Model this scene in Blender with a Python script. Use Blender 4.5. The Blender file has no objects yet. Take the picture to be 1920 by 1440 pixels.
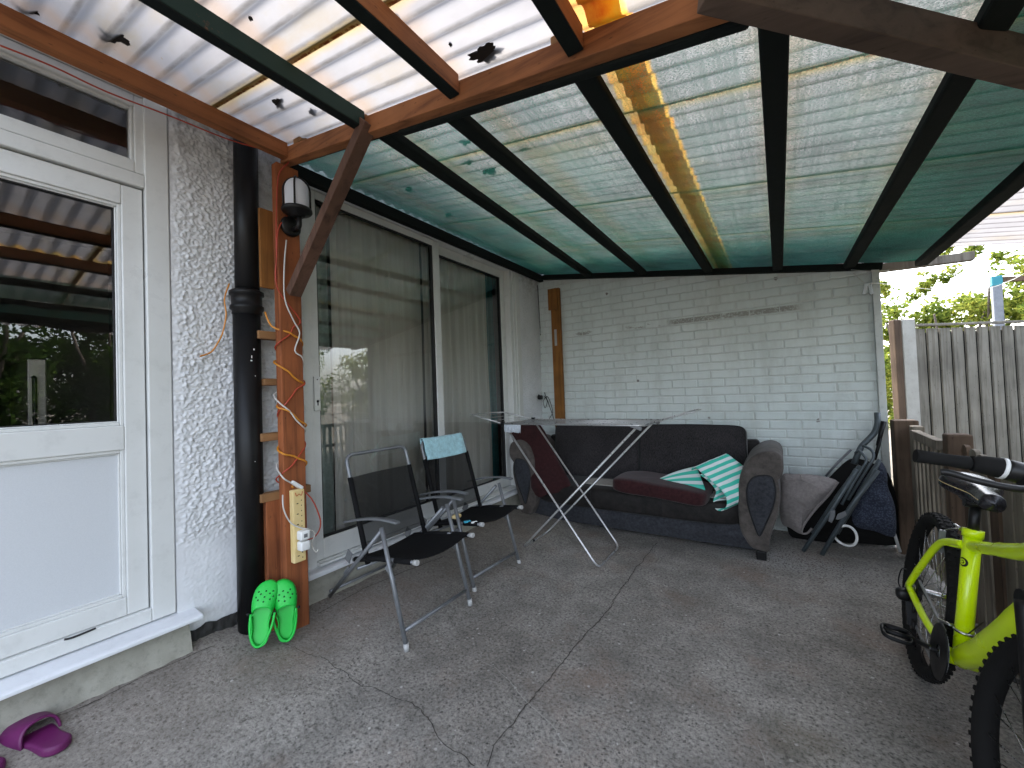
import bpy, math, random
from mathutils import Vector, Matrix, noise
random.seed(7)
S = bpy.context.scene
COL = S.collection
PI = math.pi

# ------------------------------------------------------------------ camera
FPX = 765.0
YAW, PIT, ROL = math.radians(33.24), math.radians(1.30), math.radians(-2.12)
CAM = Vector((0, 0, 1.24))
def cam_axes():
    cy, sy, cp, sp, cr, sr = math.cos(YAW), math.sin(YAW), math.cos(PIT), math.sin(PIT), math.cos(ROL), math.sin(ROL)
    f = Vector((-sy*cp, cy*cp, sp)); r = Vector((cy, sy, 0)); u = r.cross(f)
    return cr*r+sr*u, -sr*r+cr*u, f
CR, CU, CF = cam_axes()
cd = bpy.data.cameras.new('camera'); co = bpy.data.objects.new('camera', cd); COL.objects.link(co)
cd.sensor_width = 36; cd.lens = FPX/1920*36; cd.clip_start = 0.02; cd.clip_end = 2000
M3 = Matrix((CR, CU, -CF)).transposed()
co.matrix_world = Matrix.Translation(CAM) @ M3.to_4x4()
S.camera = co

# ------------------------------------------------------------------ light
SUN_EL, SUN_AZ = math.radians(50), math.radians(-22)      # azimuth clockwise from +y
EXPO = 3.08
w = bpy.data.worlds.new('World'); S.world = w; w.use_nodes = True
nt = w.node_tree; bg = nt.nodes['Background']
sky = nt.nodes.new('ShaderNodeTexSky'); sky.sky_type = 'NISHITA'; sky.sun_disc = False
sky.sun_elevation = SUN_EL; sky.sun_rotation = SUN_AZ; sky.air_density = 1.0; sky.dust_density = 4.0; sky.ozone_density = 1.0
hs = nt.nodes.new('ShaderNodeHueSaturation'); hs.inputs['Saturation'].default_value = 0.55; nt.links.new(sky.outputs[0], hs.inputs['Color']); nt.links.new(hs.outputs[0], bg.inputs[0]); bg.inputs[1].default_value = 0.15
sd = bpy.data.lights.new('sun', 'SUN'); so = bpy.data.objects.new('sun', sd); COL.objects.link(so)
sd.energy = 1.6; sd.angle = math.radians(9); sd.color = (1.0, 0.95, 0.88)
sdir = Vector((math.sin(SUN_AZ)*math.cos(SUN_EL), math.cos(SUN_AZ)*math.cos(SUN_EL), math.sin(SUN_EL)))
so.rotation_euler = sdir.to_track_quat('Z', 'Y').to_euler()
S.view_settings.view_transform = 'Standard'; S.view_settings.look = 'None'
S.view_settings.exposure = EXPO; S.view_settings.gamma = 1.0
S.render.engine = 'CYCLES'
S.cycles.max_bounces = 10; S.cycles.diffuse_bounces = 5; S.cycles.transparent_max_bounces = 24
S.cycles.transmission_bounces = 6; S.cycles.glossy_bounces = 4

# ------------------------------------------------------------------ helpers
def at(px, py, ax, val):
    """point of the place seen at a photograph pixel, at a known real coordinate on one axis"""
    d = (px-960)/FPX*CR - (py-720)/FPX*CU + CF
    t = (val-CAM[ax])/d[ax]
    return CAM + d*t
def ROOF(x): return 2.192-0.158*x            # underside plane of the purlins
def sm(a, b, x):
    t = max(0, min(1, (x-a)/(b-a))); return t*t*(3-2*t)
def FZ(x, y):                                # patio floor height: it rises towards the house
    return 0.13*max(0, -x-1.5)*(1+0.6*(1-sm(0.8, 1.25, y)))

class MB:
    def __init__(s): s.v = []; s.f = []; s.m = []; s.sm = []; s.cur = 0
    def add(s, vs, fs, smooth=False):
        o = len(s.v); s.v += [Vector(v) for v in vs]
        for f in fs: s.f.append([i+o for i in f]); s.m.append(s.cur); s.sm.append(smooth)
        return s
    def box(s, c, d, R=None):
        c = Vector(c); h = Vector(d)/2
        vs = []
        for z in (-1, 1):
            for (x, y) in ((-1, -1), (1, -1), (1, 1), (-1, 1)):
                p = Vector((x*h.x, y*h.y, z*h.z))
                if R: p = R @ p
                vs.append(c+p)
        return s.add(vs, [(3, 2, 1, 0), (4, 5, 6, 7), (0, 1, 5, 4), (1, 2, 6, 5), (2, 3, 7, 6), (3, 0, 4, 7)])
    def b2(s, lo, hi):
        lo = Vector(lo); hi = Vector(hi); return s.box((lo+hi)/2, hi-lo)
    def bar(s, p0, p1, wd, ht, up=(0, 0, 1)):
        p0 = Vector(p0); p1 = Vector(p1); z = (p1-p0); L = z.length; z.normalize()
        x = z.cross(Vector(up)).normalized(); y = x.cross(z)
        R = Matrix((x, z, y)).transposed()
        return s.box((p0+p1)/2, (wd, L, ht), R)
    def tube(s, pts, r, n=10, closed=False, caps=True):
        P = [Vector(p) for p in pts]; N = len(P)
        rr = r if isinstance(r, (list, tuple)) else [r]*N
        def tan(i):
            if closed: return (P[(i+1) % N]-P[i-1]).normalized()
            a = P[max(i-1, 0)]; b = P[min(i+1, N-1)]; return (b-a).normalized()
        t = tan(0); a = t.orthogonal().normalized(); vs = []
        for i in range(N):
            t2 = tan(i); q = t.rotation_difference(t2); a = (q @ a); a = (a-t2*a.dot(t2)).normalized(); t = t2; b = t.cross(a)
            for k in range(n):
                th = 2*PI*k/n; vs.append(P[i]+(a*math.cos(th)+b*math.sin(th))*rr[i])
        fs = []
        for i in range(N if closed else N-1):
            j = (i+1) % N
            for k in range(n):
                fs.append((i*n+k, i*n+(k+1) % n, j*n+(k+1) % n, j*n+k))
        s.add(vs, fs, True)
        if caps and not closed:
            o = len(s.v)-len(vs)
            s.f.append([o+k for k in range(n)][::-1]); s.m.append(s.cur); s.sm.append(False)
            s.f.append([o+(N-1)*n+k for k in range(n)]); s.m.append(s.cur); s.sm.append(False)
        return s
    def lathe(s, prof, c, axis=(0, 0, 1), n=24):
        c = Vector(c); ax = Vector(axis).normalized(); a = ax.orthogonal().normalized(); b = ax.cross(a)
        vs = []
        for (r, h) in prof:
            for k in range(n):
                th = 2*PI*k/n; vs.append(c+ax*h+(a*math.cos(th)+b*math.sin(th))*r)
        fs = []
        for i in range(len(prof)-1):
            for k in range(n): fs.append((i*n+k, i*n+(k+1) % n, (i+1)*n+(k+1) % n, (i+1)*n+k))
        return s.add(vs, fs, True)
    def grid(s, f, nu, nv, smooth=True, wrapu=False):
        vs = [f(i/nu, j/nv) for j in range(nv+1) for i in range(nu+1)]
        fs = [(j*(nu+1)+i, j*(nu+1)+i+1, (j+1)*(nu+1)+i+1, (j+1)*(nu+1)+i) for j in range(nv) for i in range(nu)]
        return s.add(vs, fs, smooth)
    def prism(s, poly, ext, smooth=False):
        P = [Vector(p) for p in poly]; e = Vector(ext); n = len(P)
        vs = P+[p+e for p in P]
        fs = [list(range(n))[::-1], [n+i for i in range(n)]]
        s.add(vs, fs, False); o = len(s.v)-2*n
        for i in range(n):
            j = (i+1) % n; s.f.append([o+i, o+j, o+n+j, o+n+i]); s.m.append(s.cur); s.sm.append(smooth)
        return s

def rnd(a, b): return random.uniform(a, b)
def catmull(P, k=6, closed=False):
    P = [Vector(p) for p in P]; out = []; n = len(P)
    for i in range(n if closed else n-1):
        if closed: p0, p1, p2, p3 = P[i-1], P[i], P[(i+1) % n], P[(i+2) % n]
        else: p0, p1, p2, p3 = P[max(i-1, 0)], P[i], P[i+1], P[min(i+2, n-1)]
        for q in range(k):
            t = q/k
            out.append(0.5*((2*p1)+(p2-p0)*t+(2*p0-5*p1+4*p2-p3)*t*t+(3*p1-p0-3*p2+p3)*t*t*t))
    if not closed: out.append(P[-1])
    return out
def fillet(P, r, k=5, closed=False):
    """polyline with rounded corners"""
    P = [Vector(p) for p in P]; n = len(P); out = []
    for i in range(n):
        if not closed and i in (0, n-1): out.append(P[i]); continue
        a, b, c = P[i-1], P[i], P[(i+1) % n]
        d0 = min(r, (a-b).length*0.49); d1 = min(r, (c-b).length*0.49)
        s0 = b+(a-b).normalized()*d0; s1 = b+(c-b).normalized()*d1
        for q in range(k+1):
            t = q/k; out.append(s0*(1-t)**2+b*2*t*(1-t)+s1*t*t)
    return out

ORG = {}
def tag(o, label=None, cat=None, group=None, kind=None):
    if label: o['label'] = label
    if cat: o['category'] = cat
    if group: o['group'] = group
    if kind: o['kind'] = kind
    return o
def thing(name, loc, label, cat, group=None):
    o = bpy.data.objects.new(name, None); COL.objects.link(o); o.location = loc; o.empty_display_size = 0.1
    ORG[o.name] = Vector(loc); return tag(o, label, cat, group)
def obj(name, mb, mats, parent=None, label=None, cat=None, group=None, kind=None, bevel=0, subsurf=0, origin=None, seg=2):
    if not isinstance(mats, (list, tuple)): mats = [mats]
    if parent is not None: org = ORG[parent.name]
    elif origin is not None: org = Vector(origin)
    else:
        n = len(mb.v); c = sum(mb.v, Vector())/n; org = Vector((c.x, c.y, min(v.z for v in mb.v)))
    me = bpy.data.meshes.new(name); me.from_pydata([tuple(v-org) for v in mb.v], [], mb.f)
    for m in mats: me.materials.append(m)
    me.polygons.foreach_set('material_index', mb.m); me.polygons.foreach_set('use_smooth', mb.sm); me.update()
    o = bpy.data.objects.new(name, me); COL.objects.link(o)
    if parent is not None: o.parent = parent
    else: o.location = org
    ORG[o.name] = org
    if bevel:
        b = o.modifiers.new('bevel', 'BEVEL'); b.width = bevel; b.segments = seg; b.limit_method = 'ANGLE'; b.angle_limit = math.radians(35)
    if subsurf:
        b = o.modifiers.new('sub', 'SUBSURF'); b.levels = subsurf; b.render_levels = subsurf
    return tag(o, label, cat, group, kind)

# ------------------------------------------------------------------ materials
def newmat(name):
    m = bpy.data.materials.new(name); m.use_nodes = True; nt = m.node_tree
    return m, nt, nt.nodes, nt.links, nt.nodes['Principled BSDF']
def N(nt, t, **kw):
    n = nt.nodes.new('ShaderNode'+t)
    for k, v in kw.items():
        if k.startswith('i_'):
            key = k[2:]; key = int(key) if key.isdigit() else key.replace('_', ' ')
            n.inputs[key].default_value = v
        else: setattr(n, k, v)
    return n
def col4(c): return (c[0], c[1], c[2], 1)
def noise_n(nt, vec, scale, detail=6, rough=0.6, dist=0.0):
    n = N(nt, 'TexNoise'); n.inputs['Scale'].default_value = scale; n.inputs['Detail'].default_value = detail
    n.inputs['Roughness'].default_value = rough; n.inputs['Distortion'].default_value = dist
    nt.links.new(vec, n.inputs['Vector']); return n
def ramp(nt, fac, stops):
    r = N(nt, 'ValToRGB'); e = r.color_ramp.elements
    while len(e) < len(stops): e.new(0.5)
    for i, (p, c) in enumerate(stops): e[i].position = p; e[i].color = col4(c) if not isinstance(c, (int, float)) else (c, c, c, 1)
    nt.links.new(fac, r.inputs[0]); return r
def mixc(nt, fac, a, b, mode='MIX'):
    n = N(nt, 'Mix', data_type='RGBA', blend_type=mode)
    for sock, v in ((n.inputs[0], fac), (n.inputs[6], a), (n.inputs[7], b)):
        if isinstance(v, (int, float)): sock.default_value = v
        elif isinstance(v, (tuple, list)): sock.default_value = col4(v)
        else: nt.links.new(v, sock)
    return n.outputs[2]
def mth(nt, op, a, b=0.0, c=0.0, clamp=False):
    n = N(nt, 'Math', operation=op); n.use_clamp = clamp
    for i, v in enumerate((a, b, c)):
        if isinstance(v, (int, float)): n.inputs[i].default_value = v
        else: nt.links.new(v, n.inputs[i])
    return n.outputs[0]
def objvec(nt, scale=(1, 1, 1), world=False):
    if world: src = N(nt, 'NewGeometry').outputs['Position']
    else: src = N(nt, 'TexCoord').outputs['Object']
    mp = N(nt, 'Mapping'); mp.inputs['Scale'].default_value = scale; nt.links.new(src, mp.inputs[0]); return mp.outputs[0]
def sepxyz(nt, world=True):
    src = N(nt, 'NewGeometry').outputs['Position'] if world else N(nt, 'TexCoord').outputs['Object']
    s = N(nt, 'SeparateXYZ'); nt.links.new(src, s.inputs[0]); return s.outputs
def band(nt, v, lo, hi, soft):
    a = N(nt, 'MapRange', interpolation_type='SMOOTHSTEP'); nt.links.new(v, a.inputs[0]); a.inputs[1].default_value = lo-soft; a.inputs[2].default_value = lo+soft
    b = N(nt, 'MapRange', interpolation_type='SMOOTHSTEP'); nt.links.new(v, b.inputs[0]); b.inputs[1].default_value = hi-soft; b.inputs[2].default_value = hi+soft
    b.inputs[3].default_value = 1; b.inputs[4].default_value = 0
    return mth(nt, 'MULTIPLY', a.outputs[0], b.outputs[0])
def bumpn(nt, h, strength, dist, prev=None):
    b = N(nt, 'Bump'); b.inputs['Strength'].default_value = strength; b.inputs['Distance'].default_value = dist
    nt.links.new(h, b.inputs['Height'])
    if prev: nt.links.new(prev, b.inputs['Normal'])
    return b.outputs[0]
def pm(name, c1, c2=None, scale=8, rough=0.6, metallic=0, bump=0, bscale=60, bdist=0.002, vec=(1, 1, 1), spec=0.5, dirt=0, coat=0):
    m, nt, nd, lk, p = newmat(name)
    v = objvec(nt, vec)
    if c2 is None: c2 = tuple(x*0.82 for x in c1)
    n = noise_n(nt, v, scale, 8, 0.62)
    r = ramp(nt, n.outputs[0], [(0.3, c1), (0.7, c2)])
    c = r.outputs[0]
    if dirt:
        n2 = noise_n(nt, v, scale*4.3, 6, 0.7); r2 = ramp(nt, n2.outputs[0], [(0.52, 0.0), (0.68, 1.0)])
        c = mixc(nt, mth(nt, 'MULTIPLY', r2.outputs[0], dirt), c, tuple(x*0.35 for x in c1))
    lk.new(c, p.inputs['Base Color'])
    rr = ramp(nt, n.outputs[0], [(0.25, max(rough-0.08, 0.02)), (0.75, min(rough+0.1, 1))]); lk.new(rr.outputs[0], p.inputs['Roughness'])
    p.inputs['Metallic'].default_value = metallic; p.inputs['Specular IOR Level'].default_value = spec
    p.inputs['Coat Weight'].default_value = coat
    if bump:
        nb = noise_n(nt, v, bscale, 5, 0.65); lk.new(bumpn(nt, nb.outputs[0], bump, bdist), p.inputs['Normal'])
    return m
def wood(name, c1, c2, axis, rough=0.75, dark=(0.02, 0.012, 0.008), knots=0.5, sc=1.0, paint=None):
    m, nt, nd, lk, p = newmat(name)
    sv = [26*sc, 26*sc, 26*sc]; sv[axis] = 1.6*sc
    v = objvec(nt, sv); v2 = objvec(nt, (3.5*sc,)*3)
    n = noise_n(nt, v, 1.0, 8, 0.62, 0.6); n3 = noise_n(nt, v2, 1.0, 4, 0.5)
    r = ramp(nt, n.outputs[0], [(0.28, c2), (0.5, c1), (0.72, tuple(x*1.18 for x in c1))])
    r3 = ramp(nt, n3.outputs[0], [(0.35, 0.72), (0.65, 1.1)])
    c = mixc(nt, 1.0, r.outputs[0], r3.outputs[0], 'MULTIPLY')
    sv2 = [9*sc]*3; sv2[axis] = 3.2*sc
    vo = N(nt, 'TexVoronoi'); lk.new(objvec(nt, sv2), vo.inputs['Vector'])
    rk = ramp(nt, vo.outputs['Distance'], [(0.05, 1.0), (0.14, 0.0)])
    c = mixc(nt, mth(nt, 'MULTIPLY', rk.outputs[0], knots), c, dark)
    if paint:
        n4 = noise_n(nt, objvec(nt, (7, 7, 7)), 1.0, 6, 0.7); r4 = ramp(nt, n4.outputs[0], [(0.62, 1.0), (0.70, 0.0)])
        c = mixc(nt, r4.outputs[0], c, paint)
    lk.new(c, p.inputs['Base Color']); p.inputs['Roughness'].default_value = rough; p.inputs['Specular IOR Level'].default_value = 0.3
    lk.new(bumpn(nt, n.outputs[0], 0.35, 0.0025), p.inputs['Normal'])
    return m

WX, WY, WZ = [], [], []
M = {}
M['upvc'] = pm('upvc_white', (0.66, 0.67, 0.66), (0.60, 0.61, 0.59), 3, 0.32, bump=0.05, bscale=9, dirt=0.14)
M['upvc_grain'] = pm('upvc_panel', (0.58, 0.60, 0.62), (0.53, 0.55, 0.57), 260, 0.45, bump=0.12, bscale=300)
M['sill'] = pm('sill_white', (0.72, 0.74, 0.77), (0.66, 0.67, 0.69), 6, 0.35, dirt=0.12)
M['black_plastic'] = pm('black_plastic', (0.004, 0.004, 0.0045), (0.007, 0.007, 0.0075), 14, 0.42, spec=0.25, bump=0.08, bscale=30)
M['rubber'] = pm('rubber_black', (0.006, 0.006, 0.006), (0.011, 0.0105, 0.010), 30, 0.85, spec=0.2, bump=0.25, bscale=160)
M['white_plastic'] = pm('white_plastic', (0.75, 0.75, 0.73), (0.68, 0.68, 0.66), 30, 0.35)
M['chrome'] = pm('chrome_tube', (0.62, 0.63, 0.64), (0.48, 0.48, 0.48), 40, 0.24, metallic=1)
M['wiregrey'] = pm('galvanised_tube', (0.60, 0.61, 0.62), (0.45, 0.44, 0.43), 35, 0.30, metallic=0.65, dirt=0.3)
M['chairgrey'] = pm('grey_coated_tube', (0.20, 0.21, 0.22), (0.155, 0.16, 0.17), 25, 0.34, metallic=0.35, dirt=0.15)
M['foldgrey'] = pm('slate_coated_tube', (0.085, 0.105, 0.115), (0.06, 0.075, 0.082), 25, 0.42, metallic=0.2, dirt=0.3)
M['sling'] = pm('black_sling', (0.004, 0.004, 0.0045), (0.009, 0.009, 0.0095), 300, 0.8, spec=0.15, bump=0.4, bscale=500, bdist=0.0006)
def sling_m():
    m, nt, nd, lk, p = newmat('black_sling_mesh'); out = nd['Material Output']
    p.inputs['Base Color'].default_value = (0.006, 0.006, 0.0065, 1); p.inputs['Roughness'].default_value = 0.7; p.inputs['Specular IOR Level'].default_value = 0.2
    t = N(nt, 'BsdfTransparent'); mx = N(nt, 'MixShader'); mx.inputs[0].default_value = 0.22
    lk.new(p.outputs[0], mx.inputs[1]); lk.new(t.outputs[0], mx.inputs[2]); lk.new(mx.outputs[0], out.inputs[0]); return m
M['cap'] = pm('grey_end_cap', (0.42, 0.42, 0.41), None, 40, 0.5)
M['bed'] = pm('grey_hinge', (0.17, 0.175, 0.18), None, 40, 0.4)
M['wood_orange'] = wood('stained_pine_y', (0.31, 0.115, 0.042), (0.13, 0.042, 0.016), 1)
M['wood_orange_x'] = wood('stained_pine_x', (0.32, 0.125, 0.048), (0.13, 0.045, 0.018), 0)
M['wood_orange_z'] = wood('stained_pine_z', (0.27, 0.085, 0.030), (0.08, 0.024, 0.011), 2)
M['wood_brace'] = wood('brown_brace_wood', (0.13, 0.070, 0.048), (0.06, 0.032, 0.022), 2)
M['wood_diag'] = wood('grey_brown_beam', (0.105, 0.072, 0.055), (0.055, 0.037, 0.029), 0)
M['wood_green'] = wood('green_painted_rafter', (0.16, 0.06, 0.03), (0.07, 0.03, 0.015), 1, paint=(0.012, 0.034, 0.028), knots=0.1)
M['wood_batten'] = wood('ochre_batten', (0.25, 0.105, 0.025), (0.15, 0.06, 0.014), 2)
M['wood_block'] = wood('pale_block', (0.25, 0.13, 0.055), (0.15, 0.075, 0.03), 1)
M['wood_fence'] = wood('weathered_fence_board', (0.205, 0.19, 0.16), (0.10, 0.086, 0.068), 2, 0.9, knots=0.7)
M['wood_low'] = wood('weathered_picket', (0.20, 0.175, 0.14), (0.09, 0.072, 0.055), 2, 0.9)
M['wood_lowdark'] = wood('brown_stained_picket', (0.105, 0.070, 0.048), (0.045, 0.030, 0.021), 2, 0.9)
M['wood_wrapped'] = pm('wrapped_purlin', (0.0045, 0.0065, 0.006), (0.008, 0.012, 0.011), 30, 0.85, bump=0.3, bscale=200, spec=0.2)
M['concrete_post'] = pm('concrete_post', (0.42, 0.41, 0.38), (0.34, 0.33, 0.30), 9, 0.9, bump=0.4, bscale=70, dirt=0.2)
M['white_post'] = pm('white_painted_post', (0.58, 0.60, 0.58), (0.46, 0.48, 0.46), 5, 0.6, dirt=0.35, bump=0.1, bscale=30)
M['sofa_back'] = None

def fabric(name, c1, c2, vs=(1, 1, 1), sc=90, rough=0.95, bump=0.5, sheen=0.3, big=6):
    m, nt, nd, lk, p = newmat(name)
    v = objvec(nt, vs); n = noise_n(nt, v, sc, 4, 0.7); nb = noise_n(nt, objvec(nt), big, 5, 0.6)
    r = ramp(nt, n.outputs[0], [(0.35, c1), (0.62, c2)]); r2 = ramp(nt, nb.outputs[0], [(0.3, 0.75), (0.7, 1.15)])
    lk.new(mixc(nt, 1.0, r.outputs[0], r2.outputs[0], 'MULTIPLY'), p.inputs['Base Color'])
    p.inputs['Roughness'].default_value = rough; p.inputs['Sheen Weight'].default_value = sheen; p.inputs['Specular IOR Level'].default_value = 0.2
    nn = bumpn(nt, nb.outputs[0], 0.25, 0.012)
    lk.new(bumpn(nt, n.outputs[0], bump, 0.0015, nn), p.inputs['Normal'])
    return m
M['sofa_back'] = fabric('sofa_woven', (0.008, 0.0075, 0.008), (0.045, 0.040, 0.043), (1.6, 1.6, 0.35), 150)
M['sofa_velvet'] = fabric('sofa_velvet', (0.022, 0.023, 0.028), (0.046, 0.048, 0.056), (1, 1, 1), 45, 0.85, 0.2, 0.15)
M['sofa_suede'] = fabric('sofa_suede', (0.009, 0.008, 0.0075), (0.020, 0.017, 0.016), (1, 1, 1), 20, 0.6, 0.15, 0.08, 5)
M['sofa_arm'] = fabric('sofa_arm_suede', (0.060, 0.051, 0.046), (0.098, 0.084, 0.075), (1, 1, 1), 22, 0.8, 0.15, 0.1, 7)
M['piping'] = pm('piping', (0.006, 0.006, 0.007), None, 20, 0.6)
M['deck'] = pm('pale_cloth', (0.40, 0.39, 0.36), (0.30, 0.29, 0.27), 20, 0.9, bump=0.2)
M['maroon'] = fabric('maroon_velvet', (0.022, 0.0055, 0.0065), (0.040, 0.011, 0.012), (1, 1, 1), 40, 0.85, 0.15, 0.12, 7)
M['padgrey'] = fabric('grey_beige_pad', (0.21, 0.185, 0.175), (0.27, 0.24, 0.23), (1, 1, 1), 60, 0.95, 0.15, 0.1, 8)
M['navy'] = None
M['cloth_blue'] = fabric('light_blue_cloth', (0.32, 0.55, 0.62), (0.42, 0.66, 0.72), (1, 1, 1), 160, 0.95, 0.5, 0.2, 30)

def navy_m():
    m, nt, nd, lk, p = newmat('navy_quilt')
    v = objvec(nt); wv = N(nt, 'TexVoronoi'); wv.inputs['Scale'].default_value = 95; lk.new(v, wv.inputs['Vector'])
    r = ramp(nt, wv.outputs['Distance'], [(0.1, (0.075, 0.09, 0.13)), (0.6, (0.022, 0.028, 0.048))])
    lk.new(r.outputs[0], p.inputs['Base Color']); p.inputs['Roughness'].default_value = 0.95
    lk.new(bumpn(nt, wv.outputs['Distance'], 0.8, 0.004), p.inputs['Normal']); return m
M['navy'] = navy_m()

def render_m():
    m, nt, nd, lk, p = newmat('white_roughcast')
    v = objvec(nt, world=True)
    n = noise_n(nt, v, 3.5, 6, 0.65); nf = noise_n(nt, v, 26, 6, 0.7); n2 = noise_n(nt, v, 120, 4, 0.6)
    c = ramp(nt, n.outputs[0], [(0.3, (0.60, 0.61, 0.62)), (0.7, (0.72, 0.73, 0.75))]).outputs[0]
    d = ramp(nt, nf.outputs[0], [(0.60, 0.0), (0.78, 1.0)]).outputs[0]
    c = mixc(nt, mth(nt, 'MULTIPLY', d, 0.45), c, (0.33, 0.32, 0.30))
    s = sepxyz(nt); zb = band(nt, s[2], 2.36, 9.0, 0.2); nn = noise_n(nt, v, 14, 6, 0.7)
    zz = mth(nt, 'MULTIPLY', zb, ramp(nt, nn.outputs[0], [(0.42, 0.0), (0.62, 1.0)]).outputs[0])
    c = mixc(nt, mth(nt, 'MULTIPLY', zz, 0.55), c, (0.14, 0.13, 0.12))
    lk.new(c, p.inputs['Base Color']); p.inputs['Roughness'].default_value = 0.75
    b = bumpn(nt, n2.outputs[0], 0.25, 0.003); lk.new(b, p.inputs['Normal']); return m
M['render'] = render_m()

def brick_m():
    m, nt, nd, lk, p = newmat('white_painted_brick')
    v = objvec(nt, world=True)
    n = noise_n(nt, v, 1.3, 5, 0.6); nf = noise_n(nt, v, 42, 6, 0.75)
    c = ramp(nt, n.outputs[0], [(0.3, (0.61, 0.67, 0.66)), (0.7, (0.70, 0.745, 0.73))]).outputs[0]
    d = ramp(nt, nf.outputs[0], [(0.63, 0.0), (0.75, 1.0)]).outputs[0]
    c = mixc(nt, mth(nt, 'MULTIPLY', d, 0.5), c, (0.30, 0.28, 0.26))
    s = sepxyz(nt)
    # worn strip of bare brick where the paint has gone, along one course
    zb = band(nt, s[2], 1.842, 1.888, 0.006); xb = band(nt, s[0], -0.86, 0.16, 0.05)
    zb2 = band(nt, s[2], 1.842, 1.880, 0.006); xb2 = band(nt, s[0], -1.85, -0.9, 0.05)
    nw = noise_n(nt, objvec(nt, (5, 5, 16), world=True), 1.0, 6, 0.75); nw2 = noise_n(nt, v, 60, 4, 0.7)
    w1 = mth(nt, 'MULTIPLY', mth(nt, 'MULTIPLY', zb, xb), ramp(nt, nw.outputs[0], [(0.36, 0.0), (0.44, 1.0)]).outputs[0])
    w2 = mth(nt, 'MULTIPLY', mth(nt, 'MULTIPLY', zb2, xb2), ramp(nt, nw.outputs[0], [(0.52, 0.0), (0.58, 1.0)]).outputs[0])
    ww = mth(nt, 'MULTIPLY', mth(nt, 'ADD', w1, w2, clamp=True), ramp(nt, nw2.outputs[0], [(0.38, 0.35), (0.5, 0.85)]).outputs[0])
    c = mixc(nt, ww, c, (0.22, 0.20, 0.18))
    # few chips down to red brick
    vo = N(nt, 'TexVoronoi'); vo.inputs['Scale'].default_value = 3.3; lk.new(v, vo.inputs['Vector'])
    nc = noise_n(nt, v, 30, 3, 0.6)
    ch = ramp(nt, mth(nt, 'ADD', vo.outputs['Distance'], mth(nt, 'MULTIPLY', nc.outputs[0], 0.12)), [(0.10, 1.0), (0.12, 0.0)]).outputs[0]
    c = mixc(nt, mth(nt, 'MULTIPLY', ch, 0.8), c, (0.09, 0.05, 0.045))
    nd_ = noise_n(nt, objvec(nt, (6, 6, 1.6), world=True), 1.0, 6, 0.7)
    gr = mth(nt, 'MULTIPLY', ramp(nt, nd_.outputs[0], [(0.46, 0.0), (0.66, 1.0)]).outputs[0], 0.30); c = mixc(nt, gr, c, (0.36, 0.37, 0.33))
    zb3 = band(nt, s[2], -1.0, 0.35, 0.28); c = mixc(nt, mth(nt, 'MULTIPLY', zb3, 0.35), c, (0.30, 0.30, 0.27))
    lk.new(c, p.inputs['Base Color']); p.inputs['Roughness'].default_value = 0.5
    n2 = noise_n(nt, v, 42, 6, 0.75); lk.new(bumpn(nt, n2.outputs[0], 0.6, 0.006), p.inputs['Normal']); return m
M['slingmesh'] = sling_m()
M['brick'] = brick_m()
M['mortar'] = pm('painted_mortar', (0.64, 0.67, 0.66), (0.56, 0.58, 0.56), 30, 0.8, bump=0.6, bscale=80, bdist=0.004, dirt=0.3)

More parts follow.
